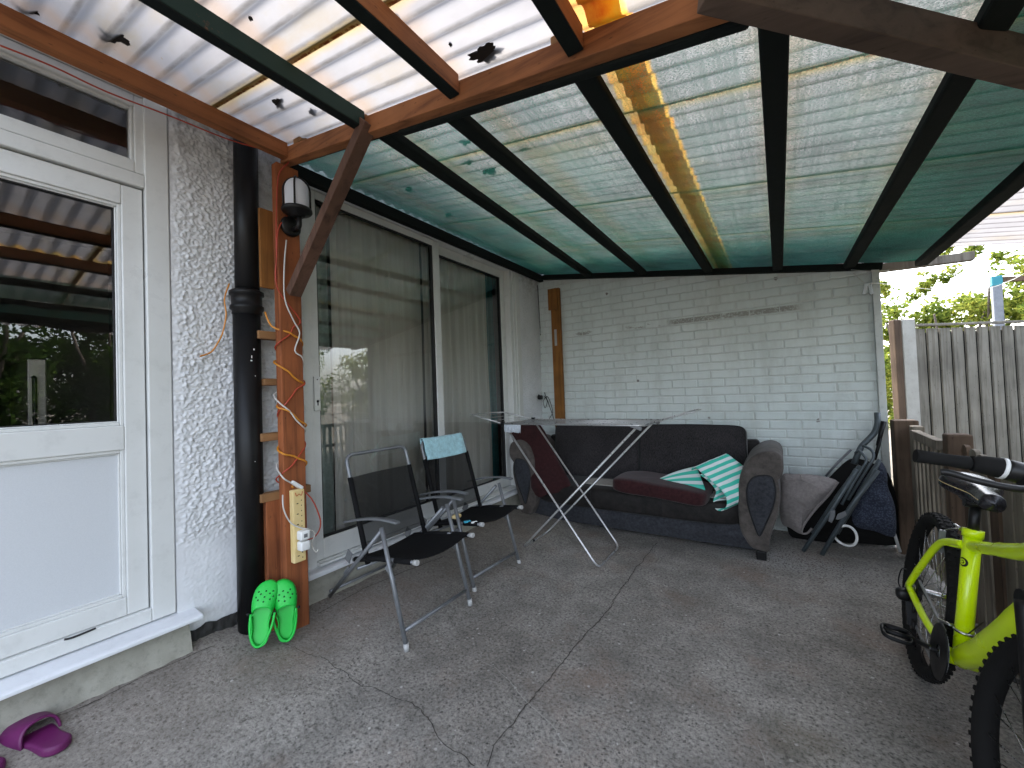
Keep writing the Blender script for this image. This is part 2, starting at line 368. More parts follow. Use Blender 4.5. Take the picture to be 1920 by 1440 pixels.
def concrete_m():
    m, nt, nd, lk, p = newmat('old_concrete')
    v = objvec(nt, world=True)
    n = noise_n(nt, v, 0.9, 6, 0.6); nm = noise_n(nt, v, 5, 7, 0.68, 0.3); nf = noise_n(nt, v, 70, 6, 0.75)
    c = ramp(nt, n.outputs[0], [(0.30, (0.150, 0.135, 0.117)), (0.5, (0.208, 0.194, 0.174)), (0.7, (0.275, 0.26, 0.236))]).outputs[0]
    c = mixc(nt, 1.0, c, ramp(nt, nm.outputs[0], [(0.28, 0.66), (0.5, 1.0), (0.70, 1.28)]).outputs[0], 'MULTIPLY')
    c = mixc(nt, 1.0, c, ramp(nt, nf.outputs[0], [(0.34, 0.22), (0.47, 1.0), (0.68, 1.65)]).outputs[0], 'MULTIPLY')
    ng = noise_n(nt, v, 2.6, 7, 0.7, 0.4); c = mixc(nt, 1.0, c, ramp(nt, ng.outputs[0], [(0.34, 0.88), (0.64, 1.10)]).outputs[0], 'MULTIPLY')
    nr = noise_n(nt, v, 2.2, 5, 0.6); c = mixc(nt, ramp(nt, nr.outputs[0], [(0.52, 0.0), (0.68, 0.5)]).outputs[0], c, (0.20, 0.135, 0.10))
    # dark stains
    ns = noise_n(nt, v, 7.5, 5, 0.6, 0.5); c = mixc(nt, ramp(nt, ns.outputs[0], [(0.66, 0.0), (0.74, 0.55)]).outputs[0], c, (0.05, 0.042, 0.036))
    # exposed aggregate: stones of several sizes, pits and white flecks
    hs = []
    for sc, th, cc, st in ((62, 0.30, None, 0.85), (150, 0.33, None, 0.7)):
        vo = N(nt, 'TexVoronoi'); vo.inputs['Scale'].default_value = sc; vo.inputs['Randomness'].default_value = 1
        nvv = N(nt, 'Mix', data_type='VECTOR'); nvv.inputs[0].default_value = 0.012
        lk.new(v, nvv.inputs[4]); lk.new(nm.outputs[1], nvv.inputs[5]); lk.new(nvv.outputs[1], vo.inputs['Vector'])
        sh = N(nt, 'SeparateColor'); lk.new(vo.outputs['Color'], sh.inputs[0])
        stone = ramp(nt, sh.outputs[0], [(0.0, (0.045, 0.042, 0.04)), (0.35, (0.12, 0.11, 0.10)), (0.7, (0.22, 0.21, 0.19)), (0.97, (0.32, 0.30, 0.27)), (1.0, (0.6, 0.58, 0.55))]).outputs[0]
        inside = ramp(nt, vo.outputs['Distance'], [(th, 1.0), (th+0.12, 0.0)]).outputs[0]
        pick = ramp(nt, sh.outputs[1], [(0.45, 0.0), (0.52, 1.0)]).outputs[0]
        worn = ramp(nt, nm.outputs[0], [(0.30, 0.25), (0.6, 1.0)]).outputs[0]
        k = mth(nt, 'MULTIPLY', mth(nt, 'MULTIPLY', inside, pick), mth(nt, 'MULTIPLY', worn, st))
        c = mixc(nt, k, c, stone); hs.append(k)
    vo = N(nt, 'TexVoronoi'); vo.inputs['Scale'].default_value = 38; lk.new(v, vo.inputs['Vector'])
    sh = N(nt, 'SeparateColor'); lk.new(vo.outputs['Color'], sh.inputs[0])
    pit = mth(nt, 'MULTIPLY', ramp(nt, mth(nt, 'ADD', vo.outputs['Distance'], mth(nt, 'MULTIPLY', nf.outputs[0], 0.12)), [(0.17, 1.0), (0.22, 0.0)]).outputs[0], ramp(nt, sh.outputs[0], [(0.52, 0.0), (0.56, 1.0)]).outputs[0])
    c = mixc(nt, mth(nt, 'MULTIPLY', pit, 0.75), c, (0.03, 0.027, 0.024))
    fl = mth(nt, 'MULTIPLY', ramp(nt, mth(nt, 'ADD', vo.outputs['Distance'], mth(nt, 'MULTIPLY', nf.outputs[0], 0.10)), [(0.12, 1.0), (0.15, 0.0)]).outputs[0], ramp(nt, sh.outputs[1], [(0.90, 0.0), (0.93, 1.0)]).outputs[0])
    c = mixc(nt, mth(nt, 'MULTIPLY', fl, 0.85), c, (0.62, 0.60, 0.56))
    # smoother brownish screed close to the house
    s = sepxyz(nt); ed = band(nt, s[0], -9.0, -1.72, 0.28)
    c = mixc(nt, mth(nt, 'MULTIPLY', ed, 0.35), c, (0.19, 0.155, 0.125))
    # moss spot by the bicycle
    vs = N(nt, 'VectorMath', operation='DISTANCE'); lk.new(v, vs.inputs[0]); vs.inputs[1].default_value = (0.02, 1.72, 0)
    mo = mth(nt, 'MULTIPLY', ramp(nt, mth(nt, 'ADD', vs.outputs['Value'], mth(nt, 'MULTIPLY', nm.outputs[0], 0.25)), [(0.16, 1.0), (0.28, 0.0)]).outputs[0], 0.3)
    c = mixc(nt, mo, c, (0.065, 0.062, 0.030))
    # crumbled grey patch by the sofa foot
    vs2 = N(nt, 'VectorMath', operation='DISTANCE'); lk.new(objvec(nt, (0.55, 1.5, 1), world=True), vs2.inputs[0]); vs2.inputs[1].default_value = (-0.05, 5.15, 0)
    mo2 = mth(nt, 'MULTIPLY', ramp(nt, mth(nt, 'ADD', vs2.outputs['Value'], mth(nt, 'MULTIPLY', nm.outputs[0], 0.5)), [(0.38, 1.0), (0.60, 0.0)]).outputs[0], ramp(nt, nf.outputs[0], [(0.42, 0.0), (0.55, 0.9)]).outputs[0])
    c = mixc(nt, mo2, c, (0.34, 0.33, 0.31))
    lk.new(c, p.inputs['Base Color']); p.inputs['Roughness'].default_value = 0.82; p.inputs['Specular IOR Level'].default_value = 0.35
    h = mth(nt, 'ADD', mth(nt, 'MULTIPLY', nf.outputs[0], 0.8), mth(nt, 'MULTIPLY', nm.outputs[0], 2.0))
    h = mth(nt, 'SUBTRACT', h, mth(nt, 'MULTIPLY', pit, 1.0)); h = mth(nt, 'ADD', h, mth(nt, 'MULTIPLY', hs[0], 0.5))
    lk.new(bumpn(nt, h, 0.7, 0.004), p.inputs['Normal']); return m
M['concrete'] = concrete_m()
M['crack'] = pm('crack_dirt', (0.018, 0.015, 0.012), (0.035, 0.03, 0.025), 40, 1.0)
M['scratch'] = pm('scratch_chalk', (0.42, 0.40, 0.36), (0.30, 0.29, 0.26), 30, 0.9)
M['soil'] = pm('soil', (0.06, 0.05, 0.035), (0.10, 0.085, 0.06), 3, 1.0, bump=0.5, bscale=20, bdist=0.02)
M['haunch'] = pm('cream_painted_mortar', (0.33, 0.32, 0.27), (0.26, 0.25, 0.21), 8, 0.85, bump=0.5, bscale=30, bdist=0.006, dirt=0.35)
M['black_paint'] = pm('black_plinth_paint', (0.010, 0.010, 0.010), (0.03, 0.028, 0.026), 18, 0.7, bump=0.6, bscale=40, bdist=0.006)

def translucent_m(name, colf, transl=0.7, transp=0.0, rough_bump=None):
    m, nt, nd, lk, p = newmat(name); nd.remove(p); out = nd['Material Output']
    c, nrm, tf = colf(nt)
    d = N(nt, 'BsdfDiffuse'); t = N(nt, 'BsdfTranslucent'); lk.new(c, d.inputs[0]); lk.new(c, t.inputs[0])
    if nrm: lk.new(nrm, d.inputs['Normal']); lk.new(nrm, t.inputs['Normal'])
    mx = N(nt, 'MixShader'); mx.inputs[0].default_value = transl; lk.new(d.outputs[0], mx.inputs[1]); lk.new(t.outputs[0], mx.inputs[2])
    res = mx.outputs[0]
    if transp or tf is not None:
        tr = N(nt, 'BsdfTransparent'); m2 = N(nt, 'MixShader')
        if tf is not None: lk.new(tf, m2.inputs[0])
        else: m2.inputs[0].default_value = transp
        lk.new(res, m2.inputs[1]); lk.new(tr.outputs[0], m2.inputs[2]); res = m2.outputs[0]
    lk.new(res, out.inputs[0]); return m

def sheet_col(nt):
    v = objvec(nt, world=True); s = sepxyz(nt)
    n = noise_n(nt, objvec(nt, (2.2, 6, 2), world=True), 1.0, 6, 0.6); nf = noise_n(nt, v, 45, 5, 0.7)
    c = ramp(nt, n.outputs[0], [(0.30, (0.110, 0.108, 0.113)), (0.52, (0.134, 0.133, 0.139)), (0.72, (0.128, 0.114, 0.095))]).outputs[0]
    # dirt lying in the valleys of the corrugation
    ph = mth(nt, 'SINE', mth(nt, 'MULTIPLY', s[1], 2*PI/0.090))
    vd = ramp(nt, mth(nt, 'ADD', ph, mth(nt, 'MULTIPLY', n.outputs[0], 0.8)), [(0.0, 1.0), (0.28, 0.0)])
    vd = ramp(nt, mth(nt, 'MULTIPLY_ADD', ph, -0.5, 0.5), [(0.86, 0.0), (0.995, 1.0)]).outputs[0]
    n5 = noise_n(nt, objvec(nt, (5, 14, 2), world=True), 1.0, 5, 0.7)
    vd = mth(nt, 'MULTIPLY', vd, ramp(nt, n5.outputs[0], [(0.35, 0.25), (0.65, 0.90)]).outputs[0])
    c = mixc(nt, mth(nt, 'MULTIPLY', vd, 0.95), c, (0.045, 0.042, 0.040))
    # rusty algae where sheets overlap end to end
    ne = noise_n(nt, objvec(nt, (10, 9, 2), world=True), 1.0, 5, 0.7)
    xj = mth(nt, 'ADD', s[0], mth(nt, 'MULTIPLY', ne.outputs[0], 0.03))
    o1 = band(nt, xj, -0.450, -0.300, 0.006)
    oc = ramp(nt, ne.outputs[0], [(0.3, (0.33, 0.10, 0.007)), (0.5, (0.38, 0.21, 0.03)), (0.68, (0.32, 0.26, 0.07))]).outputs[0]
    c = mixc(nt, mth(nt, 'MULTIPLY', o1, 0.92), c, oc)
    # brown lines along the side laps
    for y0 in (0.815, 1.625, 2.44, 3.25):
        yj = mth(nt, 'ADD', s[1], mth(nt, 'MULTIPLY', ne.outputs[0], 0.02))
        o2 = band(nt, yj, y0-0.012, y0+0.045, 0.012)
        c = mixc(nt, mth(nt, 'MULTIPLY', o2, ramp(nt, ne.outputs[0], [(0.2, 0.35), (0.6, 0.85)]).outputs[0]), c, (0.18, 0.13, 0.05))
        o3 = band(nt, yj, y0+0.026, y0+0.036, 0.004)
        k3 = mth(nt, 'MULTIPLY', o3, ramp(nt, nf.outputs[0], [(0.47, 0.0), (0.53, 0.9)]).outputs[0])
        c = mixc(nt, k3, c, (0.08, 0.025, 0.01))
    # amber tint beside every purlin
    for x0 in (-2.05, -1.47, -0.97, -0.45, 0.03, 0.5):
        o4 = band(nt, mth(nt, 'ADD', s[0], mth(nt, 'MULTIPLY', ne.outputs[0], 0.10)), x0+0.0, x0+0.11, 0.055)
        c = mixc(nt, mth(nt, 'MULTIPLY', o4, 0.42), c, (0.155, 0.10, 0.06))
    # specks
    vo = N(nt, 'TexVoronoi'); vo.inputs['Scale'].default_value = 16; nt.links.new(v, vo.inputs['Vector'])
    sh = N(nt, 'SeparateColor'); nt.links.new(vo.outputs['Color'], sh.inputs[0])
    sp = mth(nt, 'MULTIPLY', ramp(nt, vo.outputs['Distance'], [(0.05, 1.0), (0.09, 0.0)]).outputs[0], ramp(nt, sh.outputs[0], [(0.70, 0.0), (0.72, 1.0)]).outputs[0])
    c = mixc(nt, mth(nt, 'MULTIPLY', sp, 0.7), c, (0.12, 0.09, 0.07))
    return c, None, None
M['sheet'] = translucent_m('corrugated_plastic', sheet_col, 0.72)
def mesh_col(nt, dark=False):
    v = objvec(nt, world=True); n = noise_n(nt, objvec(nt, (150, 420, 20), world=True), 1.0, 2, 0.8); nb = noise_n(nt, v, 1.1, 4, 0.55)
    if dark: c = ramp(nt, n.outputs[0], [(0.35, (0.006, 0.075, 0.05)), (0.65, (0.04, 0.20, 0.14))]).outputs[0]
    else: c = ramp(nt, n.outputs[0], [(0.32, (0.012, 0.14, 0.10)), (0.68, (0.10, 0.36, 0.28))]).outputs[0]
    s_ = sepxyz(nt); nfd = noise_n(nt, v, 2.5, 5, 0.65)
    if not dark:          # uneven skylight painted into the netting: paler middle, greener towards house and far wall
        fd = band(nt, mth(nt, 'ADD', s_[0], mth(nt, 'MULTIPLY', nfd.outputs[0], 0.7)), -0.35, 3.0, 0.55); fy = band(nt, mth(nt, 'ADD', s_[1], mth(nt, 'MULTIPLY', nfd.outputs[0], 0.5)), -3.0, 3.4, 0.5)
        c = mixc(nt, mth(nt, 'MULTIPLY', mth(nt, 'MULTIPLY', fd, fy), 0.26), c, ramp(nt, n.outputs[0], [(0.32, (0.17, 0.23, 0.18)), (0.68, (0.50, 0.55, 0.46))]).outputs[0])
    c = mixc(nt, 1.0, c, ramp(nt, nfd.outputs[0], [(0.32, 0.62), (0.62, 1.12)]).outputs[0], 'MULTIPLY')
    lw = N(nt, 'LayerWeight'); lw.inputs[0].default_value = 0.5      # woven cloth: threads close up when seen at a slant
    if dark: tf = mth(nt, 'MULTIPLY_ADD', lw.outputs['Facing'], -0.05, 0.07, clamp=True)
    else: tf = mth(nt, 'MULTIPLY_ADD', lw.outputs['Facing'], -1.0, 0.84, clamp=True)
    if not dark:
        nl = noise_n(nt, objvec(nt, (55, 2.2, 2), world=True), 1.0, 4, 0.6)
        tf = mth(nt, 'MULTIPLY', tf, ramp(nt, n.outputs[0], [(0.38, 0.35), (0.58, 1.4)]).outputs[0], clamp=True)
        tf = mth(nt, 'MULTIPLY', tf, ramp(nt, nl.outputs[0], [(0.30, 0.72), (0.62, 1.12)]).outputs[0], clamp=True)
    return c, None, tf
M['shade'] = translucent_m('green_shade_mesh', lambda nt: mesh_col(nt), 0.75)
M['shade_dark'] = translucent_m('green_shade_mesh_double', lambda nt: mesh_col(nt, True), 0.6)
def net_col(nt):
    v = objvec(nt, (60, 60, 2)); n = noise_n(nt, v, 1.0, 3, 0.6)
    c = ramp(nt, n.outputs[0], [(0.3, (0.88, 0.84, 0.78)), (0.7, (0.96, 0.93, 0.88))]).outputs[0]
    return c, None, None
M['net'] = translucent_m('net_curtain', net_col, 0.12, 0.10)
M['teal_curtain'] = fabric('teal_curtain', (0.035, 0.22, 0.24), (0.05, 0.29, 0.31), (1, 1, 1), 60, 0.8, 0.1, 0.3)
M['sage_curtain'] = fabric('sage_curtain', (0.30, 0.36, 0.33), (0.36, 0.42, 0.39), (1, 1, 1), 60, 0.8, 0.1, 0.3)

def glass_m(name, base, k, tint=(0.97, 0.98, 0.98)):
    m, nt, nd, lk, p = newmat(name); nd.remove(p); out = nd['Material Output']
    g = N(nt, 'BsdfGlossy'); g.inputs['Roughness'].default_value = 0.0; t = N(nt, 'BsdfTransparent'); t.inputs[0].default_value = col4(tint)
    fr = N(nt, 'Fresnel'); fr.inputs[0].default_value = 1.5
    f = mth(nt, 'MULTIPLY_ADD', fr.outputs[0], k, base, clamp=True)
    n = noise_n(nt, objvec(nt), 1.6, 2, 0.5); lk.new(bumpn(nt, n.outputs[0], 0.15, 0.01), g.inputs['Normal'])
    mx = N(nt, 'MixShader'); lk.new(f, mx.inputs[0]); lk.new(t.outputs[0], mx.inputs[1]); lk.new(g.outputs[0], mx.inputs[2]); lk.new(mx.outputs[0], out.inputs[0])
    return m
M['glass'] = glass_m('double_glazing', 0.06, 2.1)
M['glass_door'] = glass_m('double_glazing_kitchen', 0.04, 2.3)
M['gasket'] = pm('black_gasket', (0.008, 0.008, 0.009), None, 10, 0.5)
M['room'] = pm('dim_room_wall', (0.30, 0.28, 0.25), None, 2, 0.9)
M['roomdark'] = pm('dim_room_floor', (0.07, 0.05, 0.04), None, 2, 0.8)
M['steel'] = pm('brushed_steel', (0.62, 0.58, 0.52), (0.50, 0.46, 0.42), 2, 0.35, metallic=0.9)
M['leaf'] = None
def leaf_m(name, a, b, c2, sc=3.0):
    m, nt, nd, lk, p = newmat(name); nd.remove(p); out = nd['Material Output']
    v = objvec(nt); n = noise_n(nt, v, sc, 4, 0.6); n2 = noise_n(nt, v, sc*11, 2, 0.5)
    c = ramp(nt, mth(nt, 'ADD', mth(nt, 'MULTIPLY', n.outputs[0], 0.5), mth(nt, 'MULTIPLY', n2.outputs[0], 0.5)), [(0.38, a), (0.5, b), (0.62, c2)]).outputs[0]
    d = N(nt, 'BsdfDiffuse'); t = N(nt, 'BsdfTranslucent'); lk.new(c, d.inputs[0]); lk.new(c, t.inputs[0])
    mx = N(nt, 'MixShader'); mx.inputs[0].default_value = 0.45; lk.new(d.outputs[0], mx.inputs[1]); lk.new(t.outputs[0], mx.inputs[2]); lk.new(mx.outputs[0], out.inputs[0]); return m
M['leaf_yellow'] = leaf_m('leaf_yellow_green', (0.05, 0.085, 0.02), (0.13, 0.17, 0.03), (0.30, 0.30, 0.06))
M['leaf_dark'] = leaf_m('leaf_dark_green', (0.012, 0.035, 0.008), (0.03, 0.065, 0.012), (0.07, 0.11, 0.02))
M['bark'] = pm('bark', (0.06, 0.045, 0.035), (0.10, 0.08, 0.06), 20, 0.95, bump=0.6, bscale=40, bdist=0.01)
M['yellow'] = pm('fluorescent_yellow_paint', (0.66, 0.88, 0.0), (0.62, 0.84, 0.0), 6, 0.3, coat=0.5, dirt=0.08)
M['black_metal'] = pm('black_metal', (0.005, 0.005, 0.0055), (0.012, 0.011, 0.0105), 40, 0.42, spec=0.4, metallic=0.2, bump=0.1)
M['saddle'] = pm('saddle_vinyl', (0.012, 0.011, 0.014), (0.017, 0.015, 0.019), 20, 0.26, bump=0.06, bscale=90)
M['croc'] = pm('green_foam', (0.010, 0.50, 0.055), (0.009, 0.45, 0.05), 8, 0.5, bump=0.08, bscale=70, dirt=0.06)
M['croc_hole'] = pm('green_hole_shade', (0.004, 0.10, 0.02), None, 8, 0.9)
M['purple'] = pm('purple_foam', (0.12, 0.008, 0.085), (0.10, 0.006, 0.07), 9, 0.5, bump=0.1, bscale=80)
M['cream_plastic'] = pm('yellowed_plastic', (0.66, 0.49, 0.20), (0.70, 0.55, 0.28), 12, 0.45, dirt=0.08)
M['red_mark'] = pm('red_mark', (0.5, 0.13, 0.04), None, 10, 0.6)
M['cable_orange'] = pm('cable_orange', (0.62, 0.24, 0.02), None, 10, 0.4)
M['cable_red'] = pm('cable_red', (0.42, 0.05, 0.02), None, 10, 0.4)
M['cable_white'] = pm('cable_white', (0.62, 0.60, 0.56), None, 10, 0.4)
M['cable_black'] = pm('cable_black', (0.01, 0.01, 0.01), None, 10, 0.4)
M['lampglass'] = translucent_m('opal_lamp_glass', lambda nt: (N(nt, 'RGB').outputs[0], None, None), 0.4)
M['lampglass'].node_tree.nodes['RGB'].outputs[0].default_value = (0.85, 0.87, 0.92, 1)
M['litter'] = pm('litter', (0.02, 0.015, 0.01), (0.12, 0.10, 0.075), 60, 1.0, bump=0.3)
M['dirt'] = pm('wet_leaf_dirt', (0.006, 0.005, 0.004), (0.02, 0.014, 0.01), 60, 1.0, bump=0.5)
M['clear'] = pm('clear_plastic', (0.7, 0.73, 0.76), None, 10, 0.15)
M['blue_paint'] = pm('blue_grey_paint', (0.13, 0.14, 0.17), (0.20, 0.21, 0.24), 12, 0.6, dirt=0.4)
M['teal_tape'] = pm('teal_tape', (0.02, 0.20, 0.26), None, 12, 0.6)
def stripe_m():
    m, nt, nd, lk, p = newmat('turquoise_white_stripes')
    uv = N(nt, 'UVMap'); s = N(nt, 'SeparateXYZ'); lk.new(uv.outputs[0], s.inputs[0])
    fr = mth(nt, 'FRACT', s.outputs[1]); r = ramp(nt, fr, [(0.46, (0.04, 0.50, 0.38)), (0.52, (0.66, 0.74, 0.74)), (0.94, (0.66, 0.74, 0.74)), (1.0, (0.04, 0.50, 0.38))])
    lk.new(r.outputs[0], p.inputs['Base Color']); p.inputs['Roughness'].default_value = 0.45; return m
M['stripe'] = stripe_m()
# ------------------------------------------------------------------ ground and floor
XW = -2.30; YB = 4.127
g = MB(); g.add([(-300, -300, -0.06), (300, -300, -0.06), (300, 300, -0.06), (-300, 300, -0.06)], [(0, 1, 2, 3)])
obj('ground', g, M['soil'], kind='structure', label='bare soil and ground around the house and beyond the fences')
g = MB(); g.grid(lambda u, v: Vector((-2.32+3.22*u, -2.6+6.74*v, FZ(-2.32+3.22*u, -2.6+6.74*v)+0.003*noise.noise(Vector((u*9, v*18, 0))))), 90, 170)
g.b2((-2.32, -2.6, -0.3), (0.90, 4.14, -0.02))
floor = obj('patio_floor', g, M['concrete'], kind='structure', label='old pitted grey concrete patio slab with cracks')
def fl(px, py):
    p = at(px, py, 2, 0)
    for _ in range(12): p = at(px, py, 2, FZ(p.x, p.y))
    return p
def strip_on_floor(name, pts, w0, w1, mat, jit=0.006, lift=0.0035):
    P = [];
    for i in range(len(pts)-1):
        a, b = Vector((pts[i][0], pts[i][1], 0)), Vector((pts[i+1][0], pts[i+1][1], 0)); k = max(2, int((b-a).length/0.012))
        for q in range(k): P.append(a.lerp(b, q/k))
    P.append(Vector((pts[-1][0], pts[-1][1], 0)))
    mb = MB(); vs = []
    for i, p in enumerate(P):
        t = (P[min(i+1, len(P)-1)]-P[max(i-1, 0)]).normalized(); nn = Vector((-t.y, t.x, 0))
        j = noise.noise(p*9)*jit*2.4+noise.noise(p*45)*jit
        wd = max(0.0004, (w0+(w1-w0)*i/len(P))*(0.55+0.9*abs(noise.noise(p*60+Vector((3, 1, 7))))))
        for s in (-1, 1):
            q = p+nn*(j+s*wd); q.z = FZ(q.x, q.y)+lift+0.0025*noise.noise(Vector(((q.x+2.32)/3.22*9, (q.y+2.6)/6.74*18, 0))); vs.append(q)
    fs = [(2*i, 2*i+1, 2*i+3, 2*i+2) for i in range(len(P)-1)]
    mb.add(vs, fs); return obj(name, mb, mat, parent=floor)
def pxs(L): return [(fl(*p).x, fl(*p).y) for p in L]
strip_on_floor('crack', pxs([(912, 1436), (945, 1375), (985, 1325), (1030, 1275), (1080, 1210), (1130, 1160), (1165, 1105), (1190, 1070), (1232, 1018)]), 0.0020, 0.0028, M['crack'], 0.006)
strip_on_floor('crack', pxs([(530, 1208), (600, 1232), (640, 1255), (680, 1290), (740, 1302), (790, 1332), (810, 1370), (850, 1405), (890, 1436)]), 0.0015, 0.002, M['crack'], 0.008)
strip_on_floor('crack', pxs([(905, 1045), (960, 1062), (1050, 1090), (1100, 1103), (1150, 1112)]), 0.0010, 0.0014, M['crack'], 0.008)
strip_on_floor('crack', pxs([(105, 1345), (160, 1325), (230, 1290), (300, 1255), (360, 1230), (400, 1212)]), 0.0015,0.0018, M['crack'], 0.004)
strip_on_floor('crack', pxs([(600, 1150), (680, 1105), (760, 1072), (830, 1045)]), 0.002, 0.003, M['crack'], 0.003)
strip_on_floor('scratch', pxs([(895, 1238), (930, 1255), (965, 1290), (1000, 1330), (1045, 1370), (1060, 1400), (1072, 1438)]), 0.0011, 0.0016, M['scratch'], 0.004)
strip_on_floor('scratch', pxs([(1420, 1395), (1432, 1420), (1436, 1436)]), 0.001, 0.001, M['scratch'], 0.001)
# leaf litter near the sofa foot
g = MB()
for i in range(900):
    c = fl(1440+rnd(-20, 190)*1.0, 1055) if 0 else None
    x = random.gauss(0.06, 0.24); y = random.gauss(3.42, 0.15)
    if x < -0.16 and y > 3.3: continue
    a = rnd(0, PI); L = rnd(0.002, 0.009); wd = rnd(0.001, 0.0035); z = FZ(x, y)+rnd(0.005, 0.009)
    dx, dy = math.cos(a), math.sin(a); t = rnd(-0.3, 0.3)
    g.add([(x-dx*L-dy*wd*0.2, y-dy*L, z), (x+dy*wd, y-dx*wd, z+0.003), (x+dx*L, y+dy*L, z+L*t*0.3), (x-dy*wd, y+dx*wd, z+0.002)], [(0, 1, 2, 3)])
obj('leaf_litter', g, M['litter'], kind='stuff', label='dark crumbs and dead leaf litter on the concrete by the right foot of the sofa', cat='leaf litter')

# ------------------------------------------------------------------ house
house = thing('house', (XW, 1.5, 0), 'white roughcast house wall with a glazed back door and a wide sliding patio door', 'house')
def rough(mb, y0, y1, z0, z1, amp=0.014, step=0.0048, smooth_below=0.0, edge=True):
    nu = max(2, int((y1-y0)/step)); nv = max(2, int((z1-z0)/step))
    def f(u, v):
        y = y0+(y1-y0)*u; z = z0+(z1-z0)*v; p = Vector((0, y, z))
        d = Vector((noise.noise(p*9), noise.noise(p*9+Vector((5, 5, 5))), noise.noise(p*9-Vector((7, 2, 1)))))*0.02
        n1 = noise.noise((p+d*0.6)*80); n2 = noise.noise((p+d*0.6)*62+Vector((9, 0, 4)))
        h = (1-min(1, abs(n1)*2.4))*0.45+max(0, n2)*0.9+0.45*noise.noise(p*110)
        k = 1.0
        if smooth_below: k = 0.16+0.84*sm(smooth_below-0.03, smooth_below+0.05, z+0.04*noise.noise(p*7))
        if edge: k *= 0.25+0.75*sm(0, 0.045, y-y0)*1.0
        return Vector((XW+amp*h*k+0.006*noise.noise(p*3), y, z))
    mb.grid(f, nu, nv)
g = MB()
rough(g, 0.705, 1.312, 0.205, 2.80, smooth_below=0.60)
rough(g, 3.70, 4.127, 0.02, 2.80, smooth_below=0.0, amp=0.013)
g.b2((-2.56, 0.705, 0.0), (XW-0.012, 1.305, 3.0)); g.b2((-2.56, 3.70, 0.0), (XW-0.012, 4.3, 3.0))
g.b2((-2.56, -2.6, 2.80), (XW-0.004, 4.3, 4.3)); g.b2((-2.56, -2.6, 0.0), (XW-0.004, -0.30, 2.80))
g.b2((-2.56, 1.305, 2.60), (XW-0.014, 3.70, 2.80)); g.b2((-2.56, -0.30, 2.70), (XW-0.014, 0.705, 2.80))
g.b2((-2.56, 1.305, -0.1), (XW-0.02, 3.70, 0.19)); g.b2((-2.56, -0.30, -0.1), (XW-0.02, 0.705, 0.20))
obj('wall', g, M['render'], house)
g = MB(); g.grid(lambda u, v: Vector((XW+0.012+0.012*noise.noise(Vector((u*30, v*6, 1)))+0.01*(1-v), 0.735+0.62*u, 0.06+(0.155+0.012*noise.noise(Vector((u*12, 0, 4))))*v)), 60, 10)
obj('black_plinth', g, M['black_paint'], house)
def haunch(y0, y1, zt, xo, drop, seed):
    g = MB()
    def f(u, v):
        y = y0+(y1-y0)*u; zb = FZ(-2.25, y)-0.01
        return Vector((XW+0.005+xo*(0.35+0.65*v)+0.008*noise.noise(Vector((u*25, v*5, seed))), y, zt+(zb-zt)*v if v > 0.01 else zt))
    g.grid(f, 90, 10); return g
obj('sill_haunch', haunch(-0.4, 0.735, 0.284, 0.075, 0.1, 2), M['haunch'], house)
obj('sill_haunch', haunch(1.25, 3.66, 0.245, 0.05, 0.1, 7), M['haunch'], house)
# rooms behind the glass
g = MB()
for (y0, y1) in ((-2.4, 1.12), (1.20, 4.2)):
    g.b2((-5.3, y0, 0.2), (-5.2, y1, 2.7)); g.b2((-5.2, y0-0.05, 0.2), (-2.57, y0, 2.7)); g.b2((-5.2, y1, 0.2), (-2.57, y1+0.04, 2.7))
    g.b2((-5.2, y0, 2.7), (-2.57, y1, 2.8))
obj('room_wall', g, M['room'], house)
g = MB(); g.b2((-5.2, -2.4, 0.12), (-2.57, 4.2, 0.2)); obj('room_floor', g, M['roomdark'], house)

# back door: a part of the house with its own sub-parts
def ring(mb, x0, x1, y0, y1, z0, z1, w):          # rectangular frame butted together; w = left,right,bottom,top
    l, r, b, t = w
    mb.b2((x0, y0, z0), (x1, y0+l, z1)); mb.b2((x0, y1-r, z0), (x1, y1, z1))
    mb.b2((x0, y0+l, z0), (x1, y1-r, z0+b)); mb.b2((x0, y0+l, z1-t), (x1, y1-r, z1))
g = MB(); ring(g, -2.40, -2.303, -0.30, 0.703, 0.315, 2.66, (0.08, 0.084, 0.055, 0.045))
g.b2((-2.40, -0.22, 2.205), (-2.306, 0.619, 2.262))
door = obj('back_door', g, M['upvc'], house, label='white plastic back door with glass upper half and fanlight above', bevel=0.004)
g = MB(); ring(g, -2.385, -2.322, -0.215, 0.614, 0.372, 2.198, (0.07, 0.07, 0.075, 0.085)); g.b2((-2.385, -0.145, 1.062), (-2.3225, 0.544, 1.165))
obj('door_leaf', g, M['upvc'], door, bevel=0.004)
g = MB()
for (a, b) in ((1.165, 2.113), (0.447, 1.062)):
    ring(g, -2.372, -2.330, -0.145, 0.544, a, b, (0.013,)*4); ring(g, -2.372, -2.337, -0.132, 0.531, a+0.013, b-0.013, (0.006,)*4)
obj('glazing_bead', g, M['upvc'], door, bevel=0.003)
g = MB(); ring(g, -2.366, -2.343, -0.126, 0.525, 1.184, 2.094, (0.005,)*4); obj('gasket', g, M['gasket'], door)
def pane(name, y0, y1, z0, z1, x, par):
    g = MB(); g.add([(x, y0, z0), (x, y1, z0), (x, y1, z1), (x, y0, z1)], [(0, 1, 2, 3)]); return obj(name, g, M['glass'], par)
pane('glass', -0.14, 0.538, 1.17, 2.105, -2.352, door).data.materials[0] = M['glass_door']
g = MB(); g.b2((-2.37, -0.138, 0.455), (-2.345, 0.538, 1.055)); obj('lower_panel', g, M['upvc_grain'], door)
